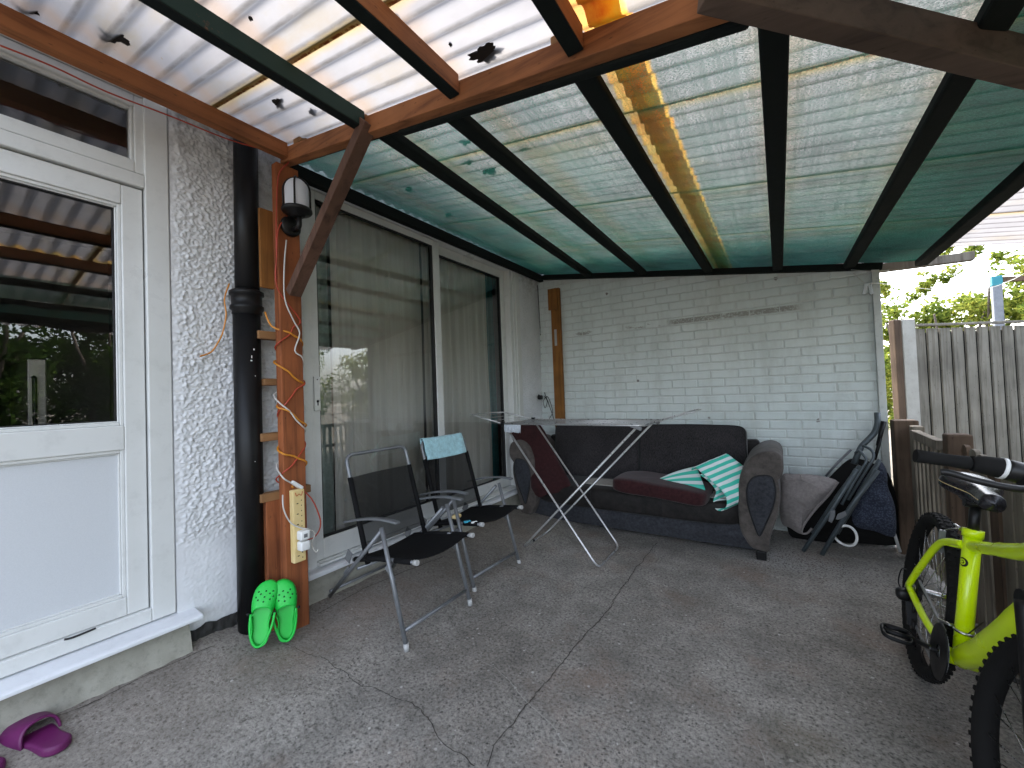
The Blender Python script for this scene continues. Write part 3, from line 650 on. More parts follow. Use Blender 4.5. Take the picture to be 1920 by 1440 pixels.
g = MB(); ring(g, -2.385, -2.315, -0.215, 0.634, 2.266, 2.612, (0.055, 0.045, 0.05, 0.05)); ring(g, -2.372, -2.328, -0.16, 0.589, 2.316, 2.562, (0.012,)*4)
obj('fanlight_sash', g, M['upvc'], door, bevel=0.004)
pane('glass', -0.15, 0.580, 2.325, 2.552, -2.35, door)
g = MB(); g.prism([(-2.40, 0, 0.316), (-2.215, 0, 0.303), (-2.200, 0, 0.298), (-2.200, 0, 0.284), (-2.40, 0, 0.288)], (0, 1.10, 0))
for i, v in enumerate(g.v): v.y += -0.33
obj('door_sill', g, M['sill'], door, bevel=0.003)
g = MB(); g.tube(catmull([(-2.303, 0.36, 0.372), (-2.300, 0.38, 0.369), (-2.300, 0.42, 0.371), (-2.303, 0.445, 0.372)], 6), 0.004, 6); obj('weather_strip', g, M['gasket'], door)

# sliding door
g = MB(); ring(g, -2.42, -2.303, 1.315, 3.585, 0.262, 2.575, (0.055, 0.055, 0.03, 0.055)); g.b2((-2.42, 3.585, 0.262), (-2.296, 3.625, 2.575)); g.b2((-2.42, 3.625, 0.24), (-2.288, 3.70, 2.575))
slide = obj('sliding_door', g, M['upvc'], house, label='white framed two pane sliding patio door with curtains behind', bevel=0.004)
g = MB(); ring(g, -2.365, -2.318, 1.372, 2.505, 0.294, 2.517, (0.050, 0.072, 0.120, 0.045)); obj('sliding_sash', g, M['upvc'], slide, bevel=0.004)
g = MB(); ring(g, -2.41, -2.367, 2.45, 3.528, 0.294, 2.517, (0.06, 0.070, 0.095, 0.075)); obj('fixed_sash', g, M['upvc'], slide, bevel=0.004)
g = MB(); ring(g, -2.35, -2.326, 1.423, 2.432, 0.415, 2.471, (0.006, 0.022, 0.010, 0.010)); ring(g, -2.40, -2.375, 2.511, 3.457, 0.390, 2.441, (0.004, 0.014, 0.006, 0.012)); obj('gasket', g, M['gasket'], slide)
pane('glass', 1.425, 2.430, 0.417, 2.469, -2.342, slide)
pane('glass', 2.512, 3.455, 0.392, 2.439, -2.392, slide)
g = MB(); g.b2((-2.318, 1.380, 1.178), (-2.306, 1.418, 1.382)); hp = obj('handle_plate', g, M['upvc'], slide, bevel=0.003)
g = MB(); g.lathe([(0, 0), (0.008, 0), (0.008, 0.002), (0, 0.002)], (-2.306, 1.400, 1.235), (1, 0, 0), 12); obj('keyhole', g, M['black_plastic'], slide)
g = MB(); g.b2((-2.3055, 1.397, 1.210), (-2.3035, 1.403, 1.2268)); obj('keyhole', g, M['black_plastic'], slide)
g = MB(); g.lathe([(0, 0), (0.0035, 0), (0.0035, 0.002), (0, 0.002)], (-2.306, 1.400, 1.365), (1, 0, 0), 10); obj('screw', g, M['black_plastic'], slide)
g = MB(); g.prism([(-2.42, 1.27, 0.262), (-2.235, 1.27, 0.268), (-2.222, 1.27, 0.263), (-2.222, 1.27, 0.240), (-2.42, 1.27, 0.244)], (0, 2.36, 0)); obj('door_sill', g, M['sill'], slide, bevel=0.003)
g = MB(); g.b2((-2.303, 1.37, 0.274), (-2.27, 3.58, 0.288)); obj('track', g, M['upvc'], slide, bevel=0.002)

# curtains and the kitchen fridge seen through the glass
def curtain(name, mat, y0, y1, x, z0, z1, folds, amp, label, cat, group=None, seed=0):
    def f(u, v):
        y = y0+(y1-y0)*u; ph = u*folds*2*PI+1.3*noise.noise(Vector((u*folds*0.5, seed, 0)))*2
        a = amp*(0.65+0.5*noise.noise(Vector((u*5, seed, 3))))*(0.8+0.35*(1-v))
        return Vector((x+a*math.sin(ph)+0.35*a*math.sin(2.3*ph+1), y+0.012*math.sin(ph*0.5+v*1.5)+0.03*(1-v)*noise.noise(Vector((u*3, v*2, seed))), z0+(z1-z0)*v))
    g = MB(); g.grid(f, int(folds*16), 14); return obj(name, g, mat, label=label, cat=cat, group=group)
curtain('net_curtain', M['net'], 1.60, 2.42, -2.475, 0.24, 2.55, 6, 0.032, 'pale net curtain hanging behind the sliding pane nearest the wooden post', 'curtain', seed=1)
curtain('net_curtain', M['net'], 2.44, 3.36, -2.475, 0.24, 2.55, 7, 0.034, 'pale net curtain hanging behind the fixed right pane of the patio door', 'curtain', seed=5)
curtain('curtain', M['sage_curtain'], 1.40, 1.62, -2.52, 0.24, 2.55, 2.5, 0.035, 'sage green curtain bunched at the left edge of the patio door', 'curtain', seed=2)
curtain('curtain', M['teal_curtain'], 3.16, 3.56, -2.53, 0.24, 2.55, 5, 0.035, 'dark teal curtain bunched at the right edge of the patio door', 'curtain', seed=3)
curtain('curtain', M['teal_curtain'], 1.30, 1.45, -2.68, 0.24, 2.55, 2, 0.03, 'dark teal curtain edge behind the sage one at the left of the patio door', 'curtain', seed=4)
fr = thing('fridge', (-3.6, 0.2, 0.2), 'tall steel fridge standing in the kitchen behind the back door glass', 'fridge')
g = MB(); g.b2((-3.9, -0.25, 0.2), (-3.32, 0.29, 1.95)); obj('body', g, M['steel'], fr, bevel=0.01)
g = MB(); g.b2((-3.315, -0.25, 0.25), (-3.28, 0.285, 1.93)); obj('door', g, M['steel'], fr, bevel=0.012)
g = MB(); g.tube(fillet([(-3.28, 0.25, 1.25), (-3.24, 0.25, 1.25), (-3.24, 0.25, 1.65), (-3.28, 0.25, 1.65)], 0.01), 0.009, 8); obj('handle', g, M['black_metal'], fr)
fr = thing('kitchen_cupboard', (-3.6, 0.5, 0.2), 'narrow pale kitchen cupboard with a black handle behind the back door glass', 'cupboard')
g = MB(); g.b2((-3.9, 0.40, 0.2), (-3.34, 0.47, 1.52)); obj('body', g, M['steel'], fr, bevel=0.006)
g = MB(); g.tube(fillet([(-3.34, 0.42, 1.12), (-3.30, 0.42, 1.12), (-3.30, 0.42, 1.42), (-3.34, 0.42, 1.42)], 0.01), 0.009, 8); obj('handle', g, M['black_metal'], fr)

# ------------------------------------------------------------------ brick wall
bw = thing('brick_wall', (-0.8, YB+0.1, 0), 'white painted brick wall at the far end of the patio behind the sofa', 'wall')
g = MB(); g.b2((XW-0.3, YB+0.0, -0.1), (0.66, YB+0.22, 2.07))
g.prism([(XW-0.3, YB, 2.07), (0.66, YB, 2.07), (0.66, YB, 2.08), (-2.0, YB, 2.53), (XW-0.3, YB, 2.56)], (0, 0.22, 0))
g.b2((XW-0.3, YB+0.235, -0.1), (0.52, YB+0.45, 3.35))  # unseen taller wall behind, added to shade the far roof sheets
z = 0.003-0.075+0.009; row = 0
A_ROW = 1.8345                      # bed joint of the worn course
z = A_ROW-25*0.0752
bw_n = 0
for row in range(0, 36):
    z0 = z+row*0.0752; x = XW-0.02-(0.1125 if row % 2 else 0)-rnd(0, 0.012)
    while x < 0.655:
        L = 0.2168+rnd(-0.0045, 0.0045); a = max(x, XW+0.0); b = min(x+L, 0.655)
        zt = z0+0.0672+rnd(-0.0018, 0.0018)
        if b-a > 0.03 and zt < 2.10-0.158*(b-0.655)+0.02 and zt > 0:
            j = 0.009; d = 0.0065+rnd(-0.0028, 0.0024); k = [rnd(-0.0016, 0.0016) for _ in range(8)]
            zz0 = z0+k[6]; r_ = 0.0055
            o = [(a+k[0], zz0), (b+k[1], zz0+k[2]), (b+k[3], zt), (a+k[4], zt+k[5])]
            cx = (a+b)/2; cz = (z0+zt)/2
            def corner(pp, ins): return (pp[0]+(ins if pp[0] < cx else -ins), pp[1]+(ins if pp[1] < cz else -ins))
            back = [(p[0], YB+0.002, p[1]) for p in o]; mid = [(p[0], YB-d+0.0045, p[1]) for p in o]
            fr_ = [(corner(p, r_)[0], YB-d, corner(p, r_)[1]) for p in o]
            g.add(back+mid+fr_, [(0, 1, 5, 4), (1, 2, 6, 5), (2, 3, 7, 6), (3, 0, 4, 7), (4, 5, 9, 8), (5, 6, 10, 9), (6, 7, 11, 10), (7, 4, 8, 11), (8, 9, 10, 11)])
        x += L+0.0082
for k_ in range(12): g.m[k_] = 1
obj('brickwork', g, [M['brick'], M['mortar']], bw)

# ------------------------------------------------------------------ patio roof
pr = thing('patio_roof', (-2.12, 1.14, FZ(-2.12, 1.14)), 'lean-to patio roof of corrugated plastic on brown timbers, half of it lined with green shade mesh', 'roof')
zr = ROOF
def beam(name, mat, p0, p1, wd, ht, bevel=0.003, up=(0, 0, 1), **k):
    g = MB(); g.bar(p0, p1, wd, ht, up); return obj(name, g, mat, pr, bevel=bevel, **k)
beam('wall_plate', M['wood_orange'], (-2.105, -0.15, zr(-2.105)+0.02), (-2.105, 1.135, zr(-2.105)+0.02), 0.05, 0.075, label='orange brown timber along the house wall above the back door')
g = MB(); g.bar((-2.155, 1.160, zr(-2.155)+0.008), (-0.02, 1.160, zr(-0.02)+0.008), 0.05, 0.075); obj('cross_beam', g, M['wood_orange_x'], pr, bevel=0.003)
g = MB(); g.bar((-1.30, 1.196, zr(-1.30)-0.004), (-0.02, 1.205, zr(-0.02)-0.004), 0.036, 0.072); g.bar((-2.15, 1.196, zr(-2.15)+0.006), (-1.30, 1.196, zr(-1.30)+0.0), 0.018, 0.05)
obj('mesh_hem', g, M['wood_wrapped'], pr, bevel=0.012)
beam('wall_plate', M['wood_wrapped'], (-2.235, 1.19, zr(-2.235)-0.008), (-2.235, 4.11, zr(-2.235)-0.008), 0.05, 0.07)
beam('wall_rafter', M['wood_wrapped'], (-2.20, 4.082, zr(-2.20)+0.004), (0.68, 4.082, zr(0.68)+0.004), 0.05, 0.05)
beam('beam_end', M['wood_low'], (0.60, 4.19, 2.098), (1.18, 4.19, 2.086), 0.06, 0.06)
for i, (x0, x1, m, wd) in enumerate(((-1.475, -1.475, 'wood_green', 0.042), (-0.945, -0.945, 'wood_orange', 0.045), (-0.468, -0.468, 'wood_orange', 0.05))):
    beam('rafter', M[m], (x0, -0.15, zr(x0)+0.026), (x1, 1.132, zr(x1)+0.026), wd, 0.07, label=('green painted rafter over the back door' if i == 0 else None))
    g = MB(); g.bar((x0, -0.15, zr(x0)-0.012), (x1, 1.130, zr(x1)-0.012), wd*0.98, 0.005); obj('underside_shade', g, M['wood_wrapped'], pr)  # near-black strip painting the backlit shade on the rafter's underside
for (x0, x1, y0) in ((-1.43, -1.635, 1.19), (-1.05, -1.075, 1.19), (-0.492, -0.492, 1.19), (0.028, 0.028, 0.2), (0.487, 0.487, 0.2), (0.875, 0.885, 0.2)):
    beam('rafter', M['wood_wrapped'], (x0, y0, zr(x0)+0.012), (x1, 4.055, zr(x1)+0.012), 0.072, 0.046, bevel=0.01)
p0 = at(1338, 36, 2, 2.135); p1 = at(1920, 172, 2, 2.00); d = (p1-p0).normalized(); sd_ = d.cross(Vector((0, 0, 1))).normalized()
c0 = p0-d*0.04+sd_*0.03+Vector((0, 0, 0.045)); c1 = p1+(p1-p0)*0.8+sd_*0.03+Vector((0, 0, 0.045))
beam('diagonal_beam', M['wood_diag'], c0, c1, 0.055, 0.09)
# the post by the house, its packers, the brace
g = MB(); g.b2((-2.150, 1.083, FZ(-2.12, 1.14)-0.01), (-2.098, 1.198, 2.47)); obj('post', g, M['wood_orange_z'], pr, label='orange brown post with cables wound round it', bevel=0.005)
g = MB(); g.bar((-2.06, 1.134, 1.79), (-1.435, 1.134, 2.43), 0.048, 0.062, (0, 1, 0)); obj('brace', g, M['wood_brace'], pr, bevel=0.003)
g = MB(); g.b2((-2.20, 1.022, 0.10), (-2.152, 1.10, 0.745)); obj('packer', g, M['wood_orange_z'], pr, bevel=0.004)
g = MB(); g.b2((-2.250, 0.990, 0.12), (-2.225, 1.045, 0.70)); obj('packer', g, M['white_post'], pr, bevel=0.003, label='white painted board behind the foot of the post')
g = MB(); g.b2((-2.170, 1.022, 1.82), (-2.1515, 1.088, 2.225)); obj('packer', g, M['wood_batten'], pr, bevel=0.003)
for (za, zb, ya, yb) in ((1.560, 1.600, 1.005, 1.215), (1.325, 1.36, 1.03, 1.20), (1.045, 1.085, 1.01, 1.215), (0.745, 0.785, 1.00, 1.255)):
    g = MB(); g.b2((-2.205, ya, za), (-2.1522, yb, zb)); obj('batten', g, M['wood_block'], pr, bevel=0.003)
for x in (-1.52, -0.99, -0.52, -2.0):
    g = MB(); g.b2((x-0.035, 1.138, zr(x)+0.05), (x+0.03, 1.18, zr(x)+0.078)); obj('packing_block', g, M['wood_block'], pr, bevel=0.003)
g = MB(); g.b2((-2.105, 4.060, 0.0), (-2.0, 4.108, 2.39)); obj('post', g, M['wood_batten'], pr, bevel=0.003, label='ochre post standing against the brick wall in the corner')
g = MB(); g.b2((-2.122, 4.030, 2.15), (-2.012, 4.0595, 2.385)); obj('packing_block', g, M['wood_batten'], pr, bevel=0.003)
g = MB(); g.b2((-2.07, 4.0535, 1.75), (-2.042, 4.0597, 1.93)); obj('bracket', g, M['cap'], pr, bevel=0.001)
g = MB(); g.b2((0.618, 4.075, 0.0), (0.662, 4.116, 2.078)); obj('post', g, M['white_post'], pr, bevel=0.003, label='white painted post at the open right end of the brick wall')
# corrugated sheets in two columns that lap at x = -0.37
PER = 0.090
def sheet(x0, x1, y0, y1, dz, seed):
    ny = int((y1-y0)/PER*10)
    def f(u, v):
        x = x0+(x1-x0)*v; y = y0+(y1-y0)*u
        z = zr(x)+0.078+dz+0.0125*math.sin(2*PI*y/PER)+0.003*noise.noise(Vector((x*2, y*2, seed)))
        return Vector((x+(0.004*noise.noise(Vector((y*30, seed, 0))) if v in (0, 1) else 0), y, z))
    g = MB(); g.grid(f, ny, 12); return g
rows = [(-0.12, 0.84), (0.81, 1.65), (1.62, 2.47), (2.44, 3.28), (3.25, 3.86)]
SB = []
sheets = []
for i, (a, b) in enumerate(rows):
    sheets.append(obj('corrugated_sheet', sheet(-2.295, -0.33, a, b, 0.003+0.0025*(i % 2), i), M['sheet'], pr))
    SB += [(-2.2, -0.37, a, b), (-0.37, 1.34, a, b)]
    sheets.append(obj('corrugated_sheet', sheet(-0.43, 1.34, a, b, -0.002+0.0025*(i % 2), i+20), M['sheet'], pr))
sheets.append(obj('corrugated_sheet', sheet(-2.295, -0.33, 3.84, 4.34, 0.006, 31), M['sheet'], pr))
sheets.append(obj('corrugated_sheet', sheet(-0.43, 0.93, 3.84, 4.34, 0.001, 32), M['sheet'], pr))
# clumps of wet leaves lying on the sheets
def clump(px, py, r, asp=1.4, n=30, s=0):
    c = at(px, py, 2, 2.6)
    for _ in range(15): c = at(px, py, 2, zr(c.x)+0.094)
    c = CAM+(c-CAM)
    P = []
    for k in range(n):
        a = 2*PI*k/n; q = r*(0.75+0.55*noise.noise(Vector((math.cos(a)*1.5, math.sin(a)*1.5, px*0.37)))+0.3*noise.noise(Vector((math.cos(a)*6, math.sin(a)*6, px*0.1))))+rnd(-0.07, 0.07)*r
        P.append(Vector((c.x+math.cos(a)*q*asp, c.y+math.sin(a)*q, zr(c.x)+0.086)))
    g = MB(); o = [p.copy() for p in P]; top = [Vector((p.x*0.6+c.x*0.4, p.y*0.6+c.y*0.4, p.z+0.010)) for p in P]; bot = [Vector((p.x, p.y, p.z-0.002)) for p in P]
    m_ = len(P); g.add(bot+o+top, [tuple(range(m_))[::-1]]+[(i, (i+1) % m_, m_+(i+1) % m_, m_+i) for i in range(m_)]+[(m_+i, m_+(i+1) % m_, 2*m_+(i+1) % m_, 2*m_+i) for i in range(m_)]+[tuple(range(2*m_, 3*m_))])
    return c, g
for (px, py, r, asp) in ((55, 12, 0.030, 1), (215, 65, 0.045, 0.9), (915, 95, 0.040, 1.9), (523, 190, 0.030, 1.5), (590, 205, 0.026, 1.3), (478, 243, 0.03, 1.6), (500, 258, 0.03, 1.6),
                         (470, 31, 0.007, 1), (445, 72, 0.009, 1.5), (595, 168, 0.010, 1), (845, 80, 0.007, 1), (748, 28, 0.012, 1), (824, 106, 0.012, 1.2), (672, 218, 0.011, 1), (150, 87, 0.010, 1.6),
                         (768, 352, 0.035, 1.1), (880, 300, 0.030, 1.7), (918, 318, 0.035, 1.5), (872, 262, 0.030, 1.4), (985, 275, 0.022, 1.6), (842, 400, 0.032, 1.6), (930, 385, 0.03, 1.6), (1040, 372, 0.018, 1.2), (1225, 372, 0.012, 1), (1128, 375, 0.016, 1.2), (700, 395, 0.02, 1.5)):
    c, g = clump(px, py, r, asp)
    best = next((q for q, (xa, xb, ya, yb) in zip(sheets, SB) if xa-0.02 <= c.x <= xb+0.02 and ya <= c.y <= yb), sheets[0])
    obj('dirt_patch', g, M['dirt'], best)
# green mesh lying on the rafters
def meshpiece(x0, x1, y0, y1, mat, dz, seed, raf):
    def f(u, v):
        x = x0+(x1-x0)*u; y = y0+(y1-y0)*v
        dmin = min(abs(x-r) for r in raf); sag = 0.010*sm(0.03, 0.2, dmin)
        return Vector((x, y, zr(x)+0.0415+dz-sag+0.004*noise.noise(Vector((x*4, y*5, seed)))+0.002*noise.noise(Vector((x*14, y*40, seed)))))
    g = MB(); g.grid(f, int((x1-x0)*34), int((y1-y0)*34)); return obj('shade_mesh', g, mat, pr)
RF = (-2.235, -1.5, -1.06, -0.49, 0.03, 0.487, 0.88)
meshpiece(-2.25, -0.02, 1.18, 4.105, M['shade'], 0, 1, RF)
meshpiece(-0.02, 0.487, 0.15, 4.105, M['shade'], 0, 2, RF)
meshpiece(0.487, 0.90, 0.15, 4.105, M['shade_dark'], 0, 3, RF)
g = MB(); g.tube(catmull([(0.93, y, zr(0.93)-0.005+0.012*math.sin(y*5)) for y in [0.3+0.25*k for k in range(9)]], 4), [0.034+0.010*math.sin(k*0.7) for k in range(33)], 10); obj('rolled_mesh', g, M['wood_wrapped'], pr)

# ------------------------------------------------------------------ more helpers
def superell(mb, c, dims, e=0.35, R=None, nu=28, nv=16, fn=None):
    c = Vector(c); a, b, h = dims[0]/2, dims[1]/2, dims[2]/2
    def sp(v, e): return math.copysign(abs(v)**e, v)
    def f(u, v):
        th = 2*PI*u; ph = PI*(v-0.5)
        p = Vector((a*sp(math.cos(ph), e)*sp(math.cos(th), e), b*sp(math.cos(ph), e)*sp(math.sin(th), e), h*sp(math.sin(ph), e)))
        if fn: p = fn(p)
        return c+(R @ p if R else p)
    return mb.grid(f, nu, nv)
def pillow(mb, pts, nrm, thick, rings=6, k=5, wob=0.0, seed=0, back=0.4):
    P = catmull(pts, k, True); n = len(P); c = sum(P, Vector())/n; nv = Vector(nrm).normalized(); vs = []
    for side, th in ((1, thick), (-1, thick*back)):
        for r in range(rings+1):
            s = 1-r/rings*0.999
            for p in P:
                q = c+(p-c)*s; off = math.sqrt(max(0, 1-s**3))*th
                off += wob*noise.noise(q*9+Vector((seed, 0, 0)))*(1-s)*2
                vs.append(q+nv*off*side)
    fs = []; m_ = rings+1
    for sd2 in range(2):
        o = sd2*m_*n
        for r in range(rings):
            for i in range(n):
                j = (i+1) % n; q = (o+r*n+i, o+r*n+j, o+(r+1)*n+j, o+(r+1)*n+i); fs.append(q if sd2 == 0 else q[::-1])
        fs.append(tuple(o+rings*n+i for i in range(n)))
    mb.add(vs, fs, True); return P
def copy_thing(root, M_, label):
    r = root.copy(); COL.objects.link(r); r.matrix_world = M_; r['label'] = label; ORG[r.name] = ORG[root.name]
    for ch in root.children:
        c = ch.copy(); COL.objects.link(c); c.parent = r
        for gch in ch.children:
            d_ = gch.copy(); COL.objects.link(d_); d_.parent = c
    return r
def Y(py, pts, ax=1): return [at(a, b, ax, py) for a, b in pts]

# ------------------------------------------------------------------ downpipe
dp = thing('downpipe', (-2.225, 0.985, 0.12), 'black plastic soil pipe on the white wall between back door and wooden post', 'pipe')
g = MB(); g.tube([(-2.225, 0.978, 0.13), (-2.225, 0.985, 1.72)], 0.060, 28); g.tube([(-2.225, 0.990, 1.74), (-2.225, 0.998, 2.62)], 0.054, 28)
obj('pipe', g, M['black_plastic'], dp)
g = MB(); g.lathe([(0.058, -0.075), (0.066, -0.07), (0.066, -0.055), (0.074, -0.045), (0.074, -0.03), (0.067, -0.025), (0.067, 0.02), (0.076, 0.026), (0.076, 0.042), (0.066, 0.048), (0.054, 0.055)], (-2.225, 0.987, 1.755), (0, 0, 1), 28)
obj('collar', g, M['black_plastic'], dp)
g = MB()
for (y, z, w_, h_) in ((0.965, 1.50, 0.006, 0.008), (0.955, 1.46, 0.004, 0.014), (0.951, 1.445, 0.008, 0.006), (0.970, 1.37, 0.003, 0.005), (0.96, 0.95, 0.003, 0.004)):
    g.b2((-2.166, y+0.02, z), (-2.1645, y+0.02+w_, z+h_))
obj('paint_spot', g, M['white_plastic'], dp, kind='stuff')

# ------------------------------------------------------------------ wall lamp on the post
lx = -2.015; lc = at(557, 398, 0, lx)
wl = thing('wall_lamp', (-2.095, lc.y, lc.z-0.12), 'black outdoor lantern with white opal glass mounted at the top of the wooden post', 'lamp')
pc = at(545, 425, 0, -2.09)
g = MB(); g.lathe([(0, 0), (0.052, 0), (0.052, 0.012), (0.044, 0.022), (0, 0.024)], (-2.097, pc.y, pc.z), (1, 0, 0), 28); obj('mounting_plate', g, M['black_metal'], wl)
g = MB(); g.tube(fillet([(-2.075, pc.y+0.005, pc.z-0.02), (lx, lc.y+0.01, pc.z-0.02), (lx, lc.y+0.01, lc.z-0.01)], 0.02), 0.013, 12); obj('arm', g, M['black_metal'], wl)
g = MB(); g.lathe([(0, -0.022), (0.035, -0.020), (0.040, -0.008), (0.066, -0.004), (0.072, 0.004), (0.070, 0.016), (0.058, 0.020), (0, 0.020)], lc, (0, 0, 1), 32); obj('base', g, M['black_metal'], wl)
g = MB(); prof = [(0.054, 0.018), (0.055, 0.11)]+[(0.055*math.cos(a), 0.11+0.062*math.sin(a)) for a in [PI/2*k/8 for k in range(1, 9)]]
g.lathe(prof, lc, (0, 0, 1), 32); obj('glass_dome', g, M['lampglass'], wl)
g = MB()
for k in range(4):
    a = PI/4*1.15+k*PI/2; ca, sa = math.cos(a), math.sin(a)
    pts = [lc+Vector((0.062*ca, 0.062*sa, 0.01)), lc+Vector((0.062*ca, 0.062*sa, 0.11))]+[lc+Vector((0.062*math.cos(t)*ca, 0.062*math.cos(t)*sa, 0.11+0.068*math.sin(t))) for t in [PI/2*q/7 for q in range(1, 8)]]
    g.tube(pts, 0.0048, 8)
obj('cage', g, M['black_metal'], wl)

# ------------------------------------------------------------------ extension strip and cables on the post
es = thing('extension_strip', (-2.09, 1.15, 0.42), 'yellowed six socket extension strip hanging on the front of the wooden post', 'extension strip')
X0 = -2.094; pA = at(547, 920, 0, X0); pB = at(574, 918, 0, X0); pC = at(556, 1056, 0, X0); pD = at(578, 1050, 0, X0)
q0, q1, q2, q3 = [at(a, b, 0, -2.062) for a, b in ((545, 921), (570, 916), (553, 1056), (577, 1050))]
ez = Vector((0, 0, 1)); cy = (q0.y+q1.y+q2.y+q3.y)/4; hw = 0.031; zt = (q0.z+q1.z)/2; zb = (q2.z+q3.z)/2
g = MB(); g.b2((-2.096, cy-hw, zb), (-2.060, cy+hw, zt)); obj('body', g, M['cream_plastic'], es, bevel=0.006)
L6 = (zt-zb-0.05)/6
for k in range(6):
    g = MB(); zc = zt-0.045-L6*(k+0.45)
    if k in (3, 4): continue
    g.b2((-2.0608, cy-0.013, zc-0.0022), (-2.0588, cy-0.004, zc+0.0022)); g.b2((-2.0608, cy+0.010, zc+0.010), (-2.0588, cy+0.0135, zc+0.0155)); g.b2((-2.0608, cy+0.010, zc-0.0155), (-2.0588, cy+0.0135, zc-0.010))
    obj('socket_holes', g, M['black_plastic'], es)
g = MB(); g.tube(catmull([(-2.0595, cy-0.018, zt-0.012), (-2.0595, cy-0.012, zt-0.030), (-2.0595, cy, zt-0.022), (-2.0595, cy+0.012, zt-0.031), (-2.0595, cy+0.019, zt-0.012)], 4), 0.0022, 5); obj('red_marking', g, M['red_mark'], es)
for k, zc in ((3, zt-0.045-L6*3.45), (4, zt-0.045-L6*4.45)):
    g = MB(); superell(g, (-2.038, cy+0.006, zc), (0.046, 0.048, 0.046), 0.3, nu=24, nv=14)
    o = obj('plug', g, M['white_plastic'], None, label=('upper white plug in the extension strip on the post, with a grey square on it' if k == 3 else 'lower white plug in the extension strip on the post'), cat='plug')
    if k == 3:
        g = MB(); g.b2((-2.0165, cy-0.004, zc-0.009), (-2.0140, cy+0.014, zc+0.009)); oo = obj('grey_square', g, M['bed'], o)
def wrap(z0, z1, turns, ph, r=0.004, ex=0.0):
    P = []; n = int(abs(turns)*28)
    for i in range(n+1):
        t = i/n; a = ph+turns*2*PI*t; ca, sa = math.cos(a), math.sin(a)
        hx, hy = 0.032+ex, 0.064+ex; k = 1/max(abs(ca)/hx, abs(sa)/hy); k2 = (hx+hy)/2*1.1; kk = min(k, math.hypot(hx, hy)*0.93)
        P.append(Vector((-2.124+ca*kk, 1.1405+sa*kk, z0+(z1-z0)*t+0.008*math.sin(a*1.7))))
    return P
XO = -2.088
def cab(name, pts, r, mat, label, k=6, n=8):
    g = MB(); g.tube(catmull(pts, k), r, n); return obj(name, g, mat, label=label, cat='cable')
oc = [at(430, 532, 0, -2.24), at(421, 560, 0, -2.235), at(424, 590, 0, -2.235), at(418, 622, 0, -2.24)]
wp = wrap(1.60, 0.84, 3.6, -0.5, ex=0.003)
cab('cable', [at(497, 585, 0, -2.16), at(510, 612, 0, -2.13)]+wp[::3]+Y(XO, [(549, 914)], 0), 0.0048, M['cable_orange'], 'orange cable wound loosely around the wooden post', 4)
cab('cable', oc+Y(-2.26, [(410, 640), (396, 660), (375, 668)], 0), 0.0035, M['cable_orange'], 'orange cable end looping out beside the collar of the black pipe')
wp = wrap(1.66, 0.82, -2.5, 0.9, ex=0.001)
cab('cable', Y(-2.085, [(538, 405), (522, 430), (519, 480), (520, 540)], 0)+wp[::3]+Y(-2.075, [(575, 925), (598, 965), (600, 990), (588, 1008), (572, 1012)], 0), 0.0035, M['cable_red'], 'red cable running down the post and out to the side of the extension strip', 4)
wp = wrap(1.50, 0.90, 1.7, 0.2, ex=0.006)
cab('cable', Y(-2.082, [(537, 450), (533, 500), (534, 560), (550, 600), (562, 625)], 0)+wp[::3]+Y(-2.07, [(530, 895), (545, 905), (560, 915)], 0), 0.0036, M['cable_white'], 'white cable hanging down from the lamp and wound around the post', 4)
cab('cable', Y(-2.055, [(530, 928), (532, 955), (545, 980), (565, 990), (578, 992), (590, 1000), (585, 1020), (592, 1035), (597, 1030)], 0), 0.0034, M['cable_white'], 'white cable looping across the extension strip to its plugs')
g = MB(); a_, b_ = at(547, 903, 0, -2.066), at(567, 915, 0, -2.066); g.bar(a_, b_, 0.02, 0.016); obj('cable_switch', g, M['white_plastic'], label='small white inline switch lying just above the extension strip', cat='switch', bevel=0.005)
cab('cable', [at(0, 85, 0, -2.14), at(100, 125, 0, -2.14), at(200, 172, 0, -2.14), at(320, 218, 0, -2.142), at(430, 262, 0, -2.142), at(538, 296, 0, -2.10), at(522, 330, 0, -2.09), at(518, 420, 0, -2.09), at(519, 530, 0, -2.09)], 0.0032, M['cable_red'], 'thin red cable sagging under the timber above the back door')
cab('cable', [at(1008, 535, 0, -2.285), at(1013, 620, 0, -2.285), at(1017, 690, 0, -2.28), at(1019, 728, 0, -2.28), at(1028, 755, 1, 4.07), at(1036, 778, 1, 4.07), at(1042, 800, 1, 4.07)], 0.004, M['cable_black'], 'black cable running down the corner beside the brick wall')
cab('cable', Y(4.07, [(1020, 742), (1026, 752), (1022, 765), (1019, 752), (1027, 744), (1036, 770), (1030, 785), (1026, 790)]), 0.0035, M['cable_black'], 'small loop of black cable by the plug in the corner')
g = MB(); c = at(1013, 745, 0, -2.26); superell(g, c, (0.05, 0.06, 0.05), 0.5, nu=16, nv=10); g.bar(c, c+Vector((0.0, -0.04, 0.02)), 0.012, 0.03); obj('plug', g, M['black_plastic'], label='black plug hanging in the corner between house and brick wall', cat='plug')

